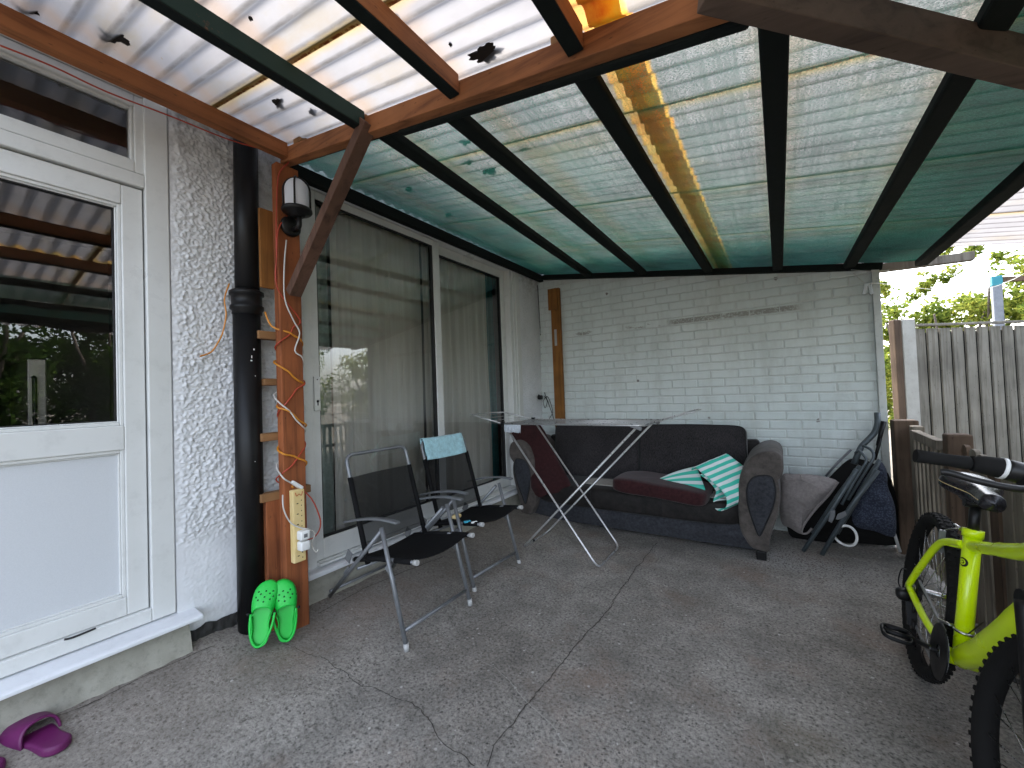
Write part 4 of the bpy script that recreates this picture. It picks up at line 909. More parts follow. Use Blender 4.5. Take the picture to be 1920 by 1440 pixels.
# ------------------------------------------------------------------ folding armchairs
def tubeobj(name, pts, r, mat, par, n=12, fil=0.0, caps=True, **k):
    g = MB(); g.tube(fillet(pts, fil) if fil else pts, r, n, caps=caps); return obj(name, g, mat, par, **k)
def make_chair():
    yl, yr = 1.375, 1.862
    ch = thing('folding_chair', (-1.9, (yl+yr)/2, 0.05), 'black mesh folding armchair standing nearest the wooden post, nothing hanging on its back', 'folding chair', 'black and grey folding armchairs')
    m = M['chairgrey']; zf = FZ(-1.57, 1.6); rx, rz = -2.225, FZ(-2.225, 1.5)+0.005
    for y in (yl, yr):
        tubeobj('front_leg', [(-1.572, y, zf+0.02), (-1.730, y, 0.580)], 0.0115, m, ch)
        g = MB(); g.tube([(-1.570, y, zf), (-1.573, y, zf+0.035)], 0.0145, 12); obj('foot_cap', g, M['cap'], ch)
        s = 0.017 if y == yl else -0.017
        tubeobj('rear_leg', [(rx, y+s, rz+0.01), (-1.745, y+s, 0.560)], 0.0115, m, ch)
        # armrest: flattened curved bar
        g = MB(); n = 14
        for i in range(n):
            t0, t1 = i/n, (i+1)/n
            def ap(t): return Vector((-2.035+0.43*t, y, 0.565+0.055*math.sin(PI*min(1, t*0.62))+0.004*t))
            if i == 0: vs = []
        vs = []
        for i in range(n+1):
            c = ap(i/n); vs += [c+Vector((0, -0.015, -0.006)), c+Vector((0, 0.015, -0.006)), c+Vector((0, 0.015, 0.006)), c+Vector((0, -0.015, 0.006))]
        fs = [(0, 1, 2, 3)[::-1], tuple(4*n+i for i in range(4))]+[(4*i+k, 4*i+(k+1) % 4, 4*i+4+(k+1) % 4, 4*i+4+k) for i in range(n) for k in range(4)]
        g.add(vs, fs, True); obj('armrest', g, m, ch, bevel=0.003)
        g = MB(); c = Vector((-2.02, y, 0.55)); g.bar((-2.065, y+s*1.6, 0.335), (-2.035, y+s*1.6, 0.395), 0.006, 0.045, (1, 0, 0)); g.bar((-2.045, y+s*1.6, 0.300), (-2.09, y+s*1.6, 0.25), 0.006, 0.035, (1, 0, 0)); obj('hinge_plate', g, M['bed'], ch, bevel=0.002)
        g = MB(); g.bar((-1.655, y+s*0.7, 0.325), (-1.735, y+s*1.4, 0.372), 0.005, 0.020, (1, 0, 0)); obj('link', g, M['bed'], ch, bevel=0.002)
    tubeobj('front_stretcher', [(-1.592, yl, zf+0.085), (-1.592, yr, zf+0.085)], 0.010, m, ch)
    tubeobj('rear_stretcher', [(rx+0.03, yl, rz+0.05), (rx+0.03, yr, rz+0.05)], 0.009, m, ch)
    tubeobj('seat_brace', [(-1.98, yl+0.03, 0.31), (-1.93, yr-0.03, 0.31)], 0.009, m, ch)
    yi, yo = yl+0.028, yr-0.028
    tubeobj('back_frame', [(-1.885, yi, 0.36), (-2.055, yi, 0.925), (-2.055, yo, 0.925), (-1.885, yo, 0.36)], 0.0105, m, ch, fil=0.05)
    for y in (yi, yo):
        tubeobj('seat_rail', [(-2.005, y, 0.355), (-1.80, y, 0.400), (-1.525, y, 0.432)], 0.0105, m, ch)
        g = MB(); g.tube([(-1.530, y, 0.4315), (-1.505, y, 0.4345)], 0.0135, 12); obj('end_cap', g, M['cap'], ch)
    def bp(z): return -1.885-(z-0.36)/(0.925-0.36)*0.17
    for nm, (a, b) in (('backrest', (0.44, 0.805)), ):
        def f(u, v):
            z = a+(b-a)*v; yy = yi+(yo-yi)*u; e = 0.011*math.cos(PI*min(1, 2*min(u, 1-u)/0.06)/2) if min(u, 1-u) < 0.03 else 0
            return Vector((bp(z)-0.024*math.sin(PI*u)+0.011-(0.0), yy, z-0.010*math.sin(PI*u)*(1-v)))
        g = MB(); g.grid(f, 20, 12); g.cur = 1
        for y in (yi, yo):
            for i in range(1): g.tube([(bp(a-0.085)+0.0, y, a-0.085), (bp(b)+0.0, y, b)], 0.0145, 12)
        obj(nm, g, [M['slingmesh'], M['sling']], ch)
    g = MB(); g.grid(lambda u, v: Vector((bp(0.372+0.07*v)-0.006, yi+0.012+(yo-yi-0.024)*u, 0.372+0.066*v)), 4, 2); obj('backrest', g, M['slingmesh'], ch) if 0 else None
    def fs_(u, v):
        x = -2.0+0.455*v; yy = yi+(yo-yi)*u; z = 0.356+(x+2.005)*0.16
        return Vector((x, yy, z+0.012-0.030*math.sin(PI*u)*(0.6+0.4*v)))
    g = MB(); g.grid(fs_, 20, 16); g.grid(lambda u, v: fs_(u, v)-Vector((0, 0, 0.004)), 20, 16)
    for y in (yi, yo): g.tube([(-1.99, y, 0.360), (-1.80, y, 0.400), (-1.70, y, 0.4125)], 0.0145, 12); g.tube([(-1.665, y, 0.4165), (-1.545, y, 0.4305)], 0.0145, 12)
    obj('seat', g, M['sling'], ch)
    tubeobj('seat_edge', [fs_(k/12, 1.0)+Vector((0.002, 0, -0.002)) for k in range(13)], 0.004, M['sling'], ch)
    return ch
ch1 = make_chair()
c2 = Matrix.Translation(Vector((-1.966, 2.258, 0.045))) @ Matrix.Rotation(math.radians(-2.5), 4, 'Z')
ch2 = copy_thing(ch1, c2, 'black mesh folding armchair beside the drying rack, with a light blue cloth over its back')
# cloth over the back of the second chair
T = c2 @ Matrix.Translation(-ORG[ch1.name])
def clf(u, v):
    # u across, v from front hem over the top rail to the back hem
    s = v*0.29; y = 1.375+0.035+0.40*u; top = 0.938
    if s < 0.135: z = top-0.135+s; x = -2.055+(top-z)*0.30+0.020
    elif s < 0.175: a = (s-0.135)/0.04*PI; z = top+0.014*math.sin(a); x = -2.055+0.020*math.cos(a)
    else: z = top-(s-0.175); x = -2.055-0.020+(top-z)*0.30
    x += 0.004*noise.noise(Vector((u*5, v*6, 2)))+0.004*math.sin(u*9+v*3)*abs(v-0.5); z += -0.012*math.sin(PI*u)*(1 if s < 0.16 else 0)*0.6
    return T @ Vector((x, y+0.006*noise.noise(Vector((v*6, 1, u*3))), z))
g = MB(); g.grid(clf, 36, 26); o = obj('cloth', g, M['cloth_blue'], label='light blue cloth hung over the back of the chair beside the drying rack', cat='cloth')
md = o.modifiers.new('s', 'SOLIDIFY'); md.thickness = 0.004
g = MB(); c = at(856, 968, 2, 0.43); superell(g, c, (0.045, 0.075, 0.03), 0.7, nu=16, nv=10); obj('sponge', g, M['cream_plastic'], label='small cream and yellow sponge on the seat of the second chair', cat='sponge')
g = MB(); c = at(876, 978, 2, 0.43); g.bar(c-Vector((0.01, 0.02, 0)), c+Vector((0.01, 0.02, 0)), 0.016, 0.012); obj('clothes_peg', g, pm('cyan_plastic', (0.05, 0.40, 0.55), None, 10, 0.4), label='cyan clothes peg on the seat of the second chair', cat='peg', bevel=0.002)
g = MB(); c = at(889, 979, 2, 0.435); g.bar(c-Vector((0.008, 0.018, 0)), c+Vector((0.008, 0.018, 0)), 0.012, 0.010); obj('clothes_peg', g, M['white_plastic'], label='white clothes peg on the seat of the second chair', cat='peg', bevel=0.002)

# ------------------------------------------------------------------ drying rack
rk = thing('drying_rack', (-1.4, 2.9, 0.0), 'folding wire clothes drying rack standing open in front of the sofa', 'drying rack')
m = M['wiregrey']; fz = lambda x, y: FZ(x, y)+0.008
ya, yb = 2.68, 3.14
tubeobj('leg_frame', [(-1.835, ya, 0.985), (-1.105, ya+0.005, fz(-1.1, ya)), (-1.105, yb-0.01, fz(-1.1, yb)), (-1.835, yb, 0.985)], 0.0075, m, rk, fil=0.06)
tubeobj('leg_frame', [(-0.80, ya+0.018, 0.985), (-1.725, ya+0.02, fz(-1.73, ya)), (-1.725, yb-0.03, fz(-1.73, yb)), (-0.80, yb-0.018, 0.985)], 0.0075, m, rk, fil=0.06)
tubeobj('top_frame', [(-1.86, ya-0.01, 1.0), (-0.80, ya-0.01, 1.0), (-0.74, ya-0.01, 1.0), (-0.74, yb+0.01, 1.0), (-1.86, yb+0.01, 1.0), (-1.86, ya-0.01, 1.0)], 0.0065, m, rk)
for k in range(8):
    y = ya+0.045+k*(yb-ya-0.09)/7; tubeobj('wire', [(-1.86, y, 1.004), (-0.74, y, 1.004)], 0.0018, m, rk, n=6)
for (xa, xb, zb, lb) in ((-1.86, -2.24, 1.065, 'left'), (-0.74, -0.46, 1.075, 'right')):
    o = tubeobj('wing', [(xa, ya-0.005, 1.002), (xb+(0.10 if xa < -1 else -0.05), ya-0.005, zb), (xb, ya+0.06, zb+0.004), (xb, yb-0.06, zb+0.004), (xb+(0.10 if xa < -1 else -0.05), yb+0.005, zb), (xa, yb+0.005, 1.002)], 0.005, m, rk, fil=0.03)
    for k in range(3):
        x = xa+(xb-xa)*(0.3+0.28*k); z = 1.002+(zb-1.002)*(0.3+0.28*k)
        tubeobj('wire', [(x, ya, z), (x, yb, z)], 0.0018, m, o, n=6)
for (x, y) in ((-1.85, ya-0.01), (-1.85, yb+0.01)):
    g = MB(); g.b2((x-0.016, y-0.013, 0.980), (x+0.014, y+0.013, 1.018)); obj('joint', g, M['black_plastic'], rk, bevel=0.003)
for (y) in (ya-0.01, yb+0.01):
    g = MB(); g.bar((-0.83, y, 1.0), (-0.76, y, 0.975), 0.012, 0.022); obj('joint', g, M['bed'], rk, bevel=0.003)
tubeobj('clip', [(-1.725, 2.85, fz(-1.725, 2.85)), (-1.725, 2.875, fz(-1.725, 2.875))], 0.010, M['black_plastic'], rk)
g = MB(); c0 = Vector((-1.80, ya-0.012, 0.99))
def fr_f(u, v): return Vector((-1.83+0.155*u, ya-0.022+0.008*math.sin(u*36)*v, 0.995-0.055*v-(0.008*abs(math.sin(u*24)) if v > 0.9 else 0)))
g.grid(fr_f, 48, 6); o = obj('cloth', g, M['cloth_blue'], label='small pale frilly cloth hanging from the left end of the drying rack', cat='cloth'); o.modifiers.new('s', 'SOLIDIFY').thickness = 0.002
o.data.materials[0] = fabric('pale_frill', (0.42, 0.46, 0.52), (0.58, 0.62, 0.66), (1, 1, 1), 90, 0.9)

# ------------------------------------------------------------------ sofa
sf = thing('sofa', (-1.13, 3.7, 0), 'dark charcoal three seat fabric sofa with scrolled arms standing against the brick wall', 'sofa')
XM = -1.128
g = MB(); n = 40
def bf(u, v):                                   # curved front apron
    x = -2.12+1.985*u; prof = [(3.455, 0.035), (3.425, 0.10), (3.415, 0.17), (3.43, 0.235)]
    k = v*3; i = min(2, int(k)); t = k-i; y = prof[i][0]+(prof[i+1][0]-prof[i][0])*t; z = prof[i][1]+(prof[i+1][1]-prof[i][1])*t
    return Vector((x, y, z))
g.grid(bf, 30, 9); g.b2((-2.12, 3.45, 0.04), (-0.135, 3.98, 0.24)); obj('base', g, M['sofa_velvet'], sf)
g = MB()
def sfn(p): return Vector((p.x, p.y, p.z-0.012*sm(0.0, 0.25, -p.y)))
superell(g, (XM, 3.60, 0.305), (1.74, 0.50, 0.19), 0.28, nu=64, nv=20, fn=sfn); obj('seat', g, M['sofa_suede'], sf)
for x in (-1.42, -0.83):
    g = MB(); g.tube([(x, 3.352, 0.24), (x, 3.346, 0.31), (x, 3.352, 0.368), (x, 3.40, 0.3955)], 0.0025, 6); obj('seam', g, M['piping'], sf)
g = MB(); superell(g, (-1.33, 3.58, 0.398), (0.46, 0.26, 0.012), 0.5); superell(g, (-0.42, 3.50, 0.398), (0.26, 0.20, 0.012), 0.5); obj('seat_lining', g, M['deck'], sf, label='pale cloth showing on the sofa seat')
def backc(xa, xb, nm):
    tilt = Matrix.Rotation(math.radians(-9), 3, 'X')
    def fn(p): return Vector((p.x, p.y-0.018*math.cos(p.x*3.2)*math.cos(p.z*5), p.z+0.010*math.cos(p.x*3.0)))
    g = MB(); superell(g, ((xa+xb)/2, 3.865, 0.635), (xb-xa, 0.15, 0.52), 0.16, tilt, 56, 30, fn); o = obj(nm, g, M['sofa_back'], sf)
    g = MB(); P = []
    hw_, hh = (xb-xa)/2-0.004, 0.256
    for k in range(60):
        a = 2*PI*k/60; e = 0.16; sp = lambda v: math.copysign(abs(v)**e, v)
        p = fn(Vector((hw_*sp(math.cos(a)), -0.070, hh*sp(math.sin(a))))); P.append(tilt @ p+Vector(((xa+xb)/2, 3.865, 0.635)))
    g.tube(P, 0.0045, 8, closed=True); obj('piping', g, M['piping'], o)
backc(-1.985, -1.112, 'back_cushion'); backc(-1.108, -0.245, 'back_cushion')
g = MB(); g.b2((-2.10, 3.91, 0.1), (-0.16, 4.03, 0.78)); obj('back_frame', g, M['sofa_suede'], sf, bevel=0.03, seg=4)
AP = [(-0.285, 0.20), (-0.290, 0.34), (-0.285, 0.48), (-0.262, 0.60), (-0.215, 0.695), (-0.150, 0.752), (-0.085, 0.772), (-0.035, 0.760), (-0.008, 0.725), (-0.002, 0.665), (-0.012, 0.612), (-0.040, 0.590), (-0.028, 0.52), (-0.030, 0.44), (-0.048, 0.34), (-0.078, 0.24), (-0.105, 0.14), (-0.115, 0.065), (-0.165, 0.060), (-0.215, 0.075), (-0.25, 0.12)]
def arm(mir):
    P0 = [Vector(((2*XM-x) if mir else x, 0, z)) for x, z in AP]; P = catmull(P0, 4, True); n = len(P)
    g = MB(); ys = [3.352, 3.356, 3.368, 3.385, 3.70, 3.97, 4.0]; sc = [0.90, 0.955, 0.988, 1.0, 1.0, 1.0, 0.95]
    c = Vector((sum(p.x for p in P)/n, 0, 0.45)); vs = []
    for y, s in zip(ys, sc):
        for p in P:
            q = c+(p-c)*s; lift = 0.014*math.sin((y-3.35)*4.5) if p.z > 0.5 else 0
            fwd = -0.016*sm(0.58, 0.66, p.z) if y < 3.5 else 0
            bot = 1
            vs.append(Vector((q.x+0.004*noise.noise(Vector((q.x*8, y*9, q.z*8))), y+fwd, max(q.z, 0.055)+lift)))
    m0 = len(vs)
    for s in (0.70, 0.40, 0.12):
        for p in P:
            q = c+(p-c)*s; vs.append(Vector((q.x, 3.350, max(q.z, 0.055))))
    cap = [(a_*n+k, b_*n+k, b_*n+(k+1) % n, a_*n+(k+1) % n) for a_, b_ in ((0, len(ys)), (len(ys), len(ys)+1), (len(ys)+1, len(ys)+2)) for k in range(n)]+[tuple((len(ys)+2)*n+k for k in range(n))]
    fs = cap + [(i*n+k, i*n+(k+1) % n, (i+1)*n+(k+1) % n, (i+1)*n+k) for i in range(len(ys)-1) for k in range(n)]+[tuple((len(ys)-1)*n+k for k in range(n))]
    g.add(vs, fs, True); o = obj('arm', g, M['sofa_arm'], sf)
    # inset velvet panel with piping on the arm front
    T_ = [(-0.170, 0.590), (-0.085, 0.600), (-0.058, 0.545), (-0.058, 0.46), (-0.085, 0.36), (-0.125, 0.26), (-0.165, 0.175), (-0.195, 0.25), (-0.222, 0.36), (-0.232, 0.46), (-0.215, 0.54)]
    Q = [Vector(((2*XM-x) if mir else x, 3.350, z)) for x, z in T_]; g = MB(); QQ = pillow(g, Q, (0, -1, 0), 0.012, 5, 5); pn = obj('arm_panel', g, M['sofa_velvet'], o)
    g = MB(); g.tube([q+Vector((0, -0.004, 0)) for q in QQ], 0.0045, 8, closed=True); obj('piping', g, M['piping'], o)
    g = MB(); cx = (2*XM+0.155) if mir else -0.155; g.b2((cx-0.035, 3.36, 0.0), (cx+0.025, 3.44, 0.062)); obj('foot', g, M['black_plastic'], sf, bevel=0.004)
arm(False); arm(True)
# loose maroon cushions
g = MB(); R_ = Matrix.Rotation(math.radians(-2), 3, 'Z') @ Matrix.Rotation(math.radians(4), 3, 'Y')
superell(g, (-0.835, 3.43, 0.435), (0.72, 0.45, 0.12), 0.33, R_, 48, 20, lambda p: Vector((p.x, p.y, p.z+0.012*math.cos(p.x*4)+0.008*noise.noise(p*5)))); obj('seat_cushion', g, M['maroon'], label='maroon seat cushion lying flat on the sofa seat under the striped mat', cat='cushion')
g = MB(); pillow(g, [at(956, 802, 1, 3.50), at(985, 796, 1, 3.52), at(1014, 798, 1, 3.54), at(1045, 858, 1, 3.46), at(1072, 912, 1, 3.40), at(1062, 921, 1, 3.37), at(1030, 926, 1, 3.34), at(1004, 928, 1, 3.33), at(978, 865, 1, 3.42)], (0.75, -0.9, 0.35), 0.06, 7, 4, 0.01, 2, 0.8); obj('seat_cushion', g, M['maroon'], label='dark maroon seat cushion stood on end leaning at the left side of the sofa', cat='cushion')
# folded striped mat
def mat_strip(path, e, wv, nm=None):
    P = catmull(path, 8); n = len(P); vs = []; L = [0]
    for i in range(1, n): L.append(L[-1]+(P[i]-P[i-1]).length)
    for i, p in enumerate(P):
        for k in range(9): vs.append(p+e*(k/8)+Vector((0, 0, 0.004*noise.noise(Vector((i*0.2, k*0.6, 0))))))
    fs = [(i*9+k, i*9+k+1, (i+1)*9+k+1, (i+1)*9+k) for i in range(n-1) for k in range(8)]
    return vs, fs, L
A_ = at(1301, 878, 1, 3.36); B_ = at(1361, 853, 1, 3.52); e_ = B_-A_
pth = [at(a, b, 1, y) for a, b, y in ((1238, 906, 3.38), (1262, 912, 3.36), (1292, 912, 3.36), (1318, 912, 3.37), (1332, 928, 3.37), (1336, 948, 3.37), (1346, 955, 3.36), (1356, 946, 3.34), (1354, 928, 3.33), (1338, 906, 3.32), (1318, 890, 3.335), (1301, 878, 3.36), (1298, 880, 3.372), (1310, 893, 3.372), (1324, 906, 3.368), (1340, 926, 3.362), (1340, 940, 3.36))]
mt = MB()
vs, fs, L = mat_strip([at(a, b, 1, y) for a, b, y in ((1297, 882, 3.385), (1303, 877, 3.36), (1322, 892, 3.33), (1345, 912, 3.31), (1360, 930, 3.305), (1362, 948, 3.31), (1352, 957, 3.33), (1340, 952, 3.36), (1338, 938, 3.372), (1343, 922, 3.375), (1330, 903, 3.375), (1312, 890, 3.38))], e_, None)
mt.add(vs, fs, True); nA = len(vs); LA = L
W0, W1 = at(1236, 906, 1, 3.37), at(1234, 897, 1, 3.42)
def wf(u, v):
    a = at(1236, 907, 1, 3.36).lerp(at(1322, 916, 1, 3.35), u); b = at(1236, 897, 1, 3.42).lerp(at(1306, 874, 1, 3.50), u)
    return a.lerp(b, v)+Vector((0, 0, 0.012*math.sin(PI*u)*v))
mt.grid(wf, 16, 10); mt.grid(lambda u, v: wf(u, 0)+Vector((0, 0.004, -0.014*v)), 16, 2)
o = obj('beach_mat', mt, M['stripe'], label='turquoise and white striped mat folded over on the right of the sofa', cat='mat')
uvl = o.data.uv_layers.new(name='UVMap')
vuv = {}
for i in range(nA): vuv[i] = ((i % 9)/8, LA[i//9]/0.052)
k0 = nA
for j in range(11):
    for i in range(17): vuv[k0+j*17+i] = (i/16, j/10*3.0)
for j in range(3):
    for i in range(17): vuv[k0+187+j*17+i] = (i/16, 0.2+0.0*j)
for lp in o.data.loops: uvl.data[lp.index].uv = vuv[lp.vertex_index]
o.modifiers.new('s', 'SOLIDIFY').thickness = 0.006

# ------------------------------------------------------------------ things stacked in the right corner
g = MB(); pts = Y(3.80, [(1463, 896), (1490, 889), (1530, 891), (1571, 903), (1553, 928), (1528, 955), (1508, 982), (1503, 1001), (1482, 990), (1464, 975)])
PP = pillow(g, pts, (-0.15, -1, 0.25), 0.075, 7, 5, 0.012, 3, 0.2)
lg = thing('lounger_pad', tuple(pts[6]), 'padded grey beige lounger cushion between the sofa arm and the folded chairs', 'cushion'); obj('pad', g, M['padgrey'], lg)
def surf(px, py, y): return at(px, py, 1, y)
for ln in ([(1466, 903), (1500, 900), (1535, 915), (1556, 924)], [(1465, 955), (1490, 956), (1522, 955)], [(1501, 890), (1502, 900)]):
    g = MB(); g.tube(catmull([at(a, b, 1, 3.735) for a, b in ln], 5), 0.0035, 6); obj('seam', g, M['padgrey'], lg)
g = MB(); g.tube(catmull([p+Vector((0, -0.01, 0)) for p in Y(3.79, [(1571, 903), (1553, 928), (1528, 955), (1508, 982), (1503, 998), (1513, 999), (1522, 990)])], 5), 0.008, 8); obj('edge_piping', g, M['padgrey'], lg)

def foldchair(loc, legs, label, m):
    t = thing('folded_chair', loc, label, 'folded chair', 'folded garden chairs in the corner')
    for nm, pts, r in legs: tubeobj(nm, pts, r, m, t, fil=0.03 if len(pts) > 2 else 0)
    return t
F1 = foldchair(tuple(at(1506, 1033, 2, 0.0)), [
    ('leg', [at(1506, 1033, 1, 3.68), at(1560, 955, 1, 3.66), at(1606, 880, 1, 3.64)], 0.014),
    ('leg', [at(1524, 1000, 1, 3.74), at(1570, 930, 1, 3.72), at(1612, 873, 1, 3.71)], 0.012),
    ('frame_tube', [at(1578, 946, 1, 3.66), at(1600, 905, 1, 3.66), at(1627, 862, 1, 3.66), at(1610, 843, 1, 3.70), at(1604, 850, 1, 3.72)], 0.009),
    ('frame_tube', [at(1590, 937, 1, 3.68), at(1640, 856, 1, 3.68), at(1634, 842, 1, 3.70), at(1618, 836, 1, 3.74)], 0.009),
    ('back_tube', [at(1601, 870, 1, 3.86), at(1614, 838, 1, 3.88), at(1640, 812, 1, 3.90), at(1646, 796, 1, 3.92), at(1645, 774, 1, 3.94)], 0.019)], 'slate grey folded garden chair next to the grey lounger cushion, with bent top tube', M['foldgrey'])
g = MB(); g.prism([at(a, b, 1, 3.645) for a, b in ((1558, 958), (1566, 957), (1566, 968), (1560, 981), (1553, 977))], (0, 0.008, 0)); obj('hinge_plate', g, M['chairgrey'], F1, bevel=0.002)
F2 = foldchair(tuple(at(1544, 1040, 2, 0.0)), [
    ('leg', [at(1541, 1040, 1, 3.66), at(1595, 950, 1, 3.62), at(1646, 882, 1, 3.60)], 0.0145),
    ('leg', [at(1570, 1000, 1, 3.70), at(1608, 935, 1, 3.68), at(1650, 862, 1, 3.66)], 0.0125),
    ('frame_tube', [at(1585, 965, 1, 3.71), at(1640, 875, 1, 3.70)], 0.009)], 'slate grey folded garden chair leaning in front of the dark blue blanket', M['foldgrey'])
g = MB(); g.prism([at(a, b, 1, 3.60) for a, b in ((1567, 974), (1571, 964), (1585, 958), (1588, 966), (1578, 973), (1572, 975))], (0, 0.008, 0)); obj('hinge_plate', g, M['chairgrey'], F2, bevel=0.002)
g = MB(); g.tube([at(1548, 893, 1, 3.98), at(1570, 868, 1, 3.99), at(1596, 843, 1, 4.0)], 0.008, 8)
obj('metal_pole', g, M['chairgrey'], label='thin grey metal pole leaning on the brick wall behind the folded chairs', cat='pole')
g = MB(); g.tube([at(1640, 862, 1, 3.85), at(1651, 822, 1, 3.86)], 0.010, 8); g.tube([at(1646, 836, 1, 3.86), at(1657, 790, 1, 3.88)], [0.012, 0.016], 8)
obj('umbrella', g, M['black_plastic'], label='closed black umbrella handle poking up beside the brown fence post', cat='umbrella')
g = MB(); pillow(g, Y(3.78, [(1646, 862), (1662, 880), (1664, 910), (1678, 950), (1680, 1000), (1668, 1006), (1640, 996), (1602, 985), (1598, 945), (1615, 905), (1634, 880)]), (0.1, -1, 0.2), 0.07, 7, 4, 0.03, 9, 0.4)
obj('blanket', g, M['navy'], label='dark navy quilted blanket hanging behind the folded garden chairs', cat='blanket')
g = MB(); pillow(g, Y(3.97, [(1478, 960), (1520, 930), (1580, 870), (1604, 860), (1640, 870), (1672, 900), (1690, 1000), (1680, 1022), (1600, 1018), (1490, 1012)]), (0, -1, 0.1), 0.05, 5, 4, 0.02, 5, 0.3)
obj('rubbish_sack', g, M['rubber'], label='black sack slumped at the foot of the wall behind the folded chairs', cat='sack')
rc = at(1585, 1004, 1, 3.66); g = MB(); g.tube([rc+Vector((math.cos(a)*0.062, 0.02*math.sin(a*2), math.sin(a)*0.068)) for a in [2*PI*k/32 for k in range(32)]], 0.0085, 10, closed=True)
obj('ring', g, M['white_plastic'], label='white plastic ring resting at the feet of the folded garden chairs', cat='ring')
g = MB(); g.tube([at(1672, 985, 1, 3.80), at(1688, 1035, 1, 3.80)], 0.009, 8); obj('metal_pole', g, M['cap'], label='short pale metal leg sticking out under the navy blanket', cat='pole')

# ------------------------------------------------------------------ clogs and slippers
def outline(t):                                   # half width of a shoe sole, t from heel to toe
    if t < 0.14: return 0.034*math.sqrt(max(0, 1-((0.14-t)/0.14)**2))
    if t > 0.78: return 0.050*math.sqrt(max(0, 1-((t-0.78)/0.22)**2))
    return 0.034+0.016*sm(0.28, 0.72, t)
def shoe_frame(heel, up, out, roll=0):
    a = Vector(up).normalized(); c = Vector(out); c = (c-a*c.dot(a)).normalized(); b = a.cross(c)
    return lambda t, s, h: Vector(heel)+a*(t*0.275)+b*s+c*h
def clog(F, label, mir=1):
    t = thing('clog', tuple(F(0, 0, 0)), label, 'clog', 'green clogs leaning on the pipe and post')
    n = 30; tt = [0.5-0.5*math.cos(PI*i/n) for i in range(n+1)]
    out_ = [(x, outline(x)) for x in tt]+[(x, -outline(x)) for x in tt[::-1][1:-1]]
    skew = lambda x: mir*0.010*math.sin(PI*x)*(1 if x > 0.3 else 0.6)
    g = MB(); g.prism([F(x, w_*1.03+skew(x), 0.0) for x, w_ in out_], F(0, 0, 0.020)-F(0, 0, 0)); obj('sole', g, M['croc'], t, bevel=0.005, seg=3)
    g = MB(); g.prism([F(0.03+x*0.94, w_*0.86+skew(x), 0.021) for x, w_ in out_], F(0, 0, 0.004)-F(0, 0, 0)); obj('insole', g, M['croc'], t, bevel=0.002)
    def H(x): return 0.062-0.012*sm(0.55, 0.9, x)
    def uf(u, v):
        th = PI*u; t0 = 0.475+0.10*math.sin(th)**1.5; x = t0+(1.0-t0)*(v**0.85)
        w_ = outline(min(x, 0.9995))*1.04; hh = 0.016+(H(x)-0.016)*(min(1, math.sqrt(max(0, 1-((x-0.70)/0.31)**2)) if x > 0.70 else 1))
        cs, sn = math.cos(th), math.sin(th)
        return F(x, w_*math.copysign(abs(cs)**0.75, cs)+skew(x), 0.012+(hh-0.012)*sn**0.8)
    g = MB(); g.grid(uf, 28, 22); o = upo = obj('upper', g, M['croc'], t); md = o.modifiers.new('s', 'SOLIDIFY'); md.thickness = 0.0045
    def wf_(u, v):
        k = 2*u-1; xx = 0.46*(1-math.cos(PI*0.5*(1-abs(k))))*0+0.46*abs(k)**1.4; w_ = outline(xx)*1.04*(1 if k > 0 else -1)
        if abs(k) < 0.02: w_ = 0
        return F(xx-0.01, w_+skew(xx), 0.010+(0.034+0.016*abs(k)**3)*v)
    g = MB(); g.grid(wf_, 40, 6); o = obj('heel_wall', g, M['croc'], t); md = o.modifiers.new('s', 'SOLIDIFY'); md.thickness = 0.0045
    # strap folded down over the heel, with rivets
    P = [F(0.49-0.49*math.sin(a), math.cos(a)*0.048+skew(0.2), 0.050-0.010*math.sin(a)) for a in [PI*k/20 for k in range(21)]]
    g = MB(); g.tube(P, 0.0055, 8); obj('strap', g, M['croc'], t)
    for s in (-1, 1):
        p = F(0.49, s*0.054+skew(0.49), 0.046); g = MB(); superell(g, p, (0.014, 0.014, 0.014), 1.0, nu=12, nv=8); obj('rivet', g, M['black_plastic'], t)
    hol = MB()
    for (u, v) in ((0.5, 0.16), (0.38, 0.24), (0.62, 0.24), (0.5, 0.32), (0.30, 0.36), (0.70, 0.36), (0.42, 0.44), (0.58, 0.44), (0.5, 0.54), (0.34, 0.54), (0.66, 0.54), (0.10, 0.35), (0.90, 0.35), (0.09, 0.6), (0.91, 0.6)):
        p = uf(u, v); du = (uf(u+0.01, v)-p); dv = (uf(u, v+0.01)-p); nn = du.cross(dv).normalized(); c_ = F(0.7, 0, 0.0)
        if nn.dot(p-c_) < 0: nn = -nn; upo.modifiers[0].offset = 1
        hol.lathe([(0, 0.0008), (0.0040, 0.0008), (0.0040, -0.002)], p, nn, 10)
    obj('vent_hole', hol, M['croc_hole'], t, kind='stuff')
    return t
hl = at(487, 1208, 0, -2.05)-Vector((0, 0, 0.006)); hr = at(538, 1194, 0, -2.04)-Vector((0, 0, 0.006))
clog(shoe_frame(hl, (-0.22, 0.30, 0.93), (0.80, -0.50, 0.30)), 'green foam clog leaning upright against the foot of the black pipe', -1)
clog(shoe_frame(hr, (-0.17, 0.02, 0.98), (0.84, -0.50, 0.22)), 'green foam clog leaning upright against the foot of the wooden post', 1)
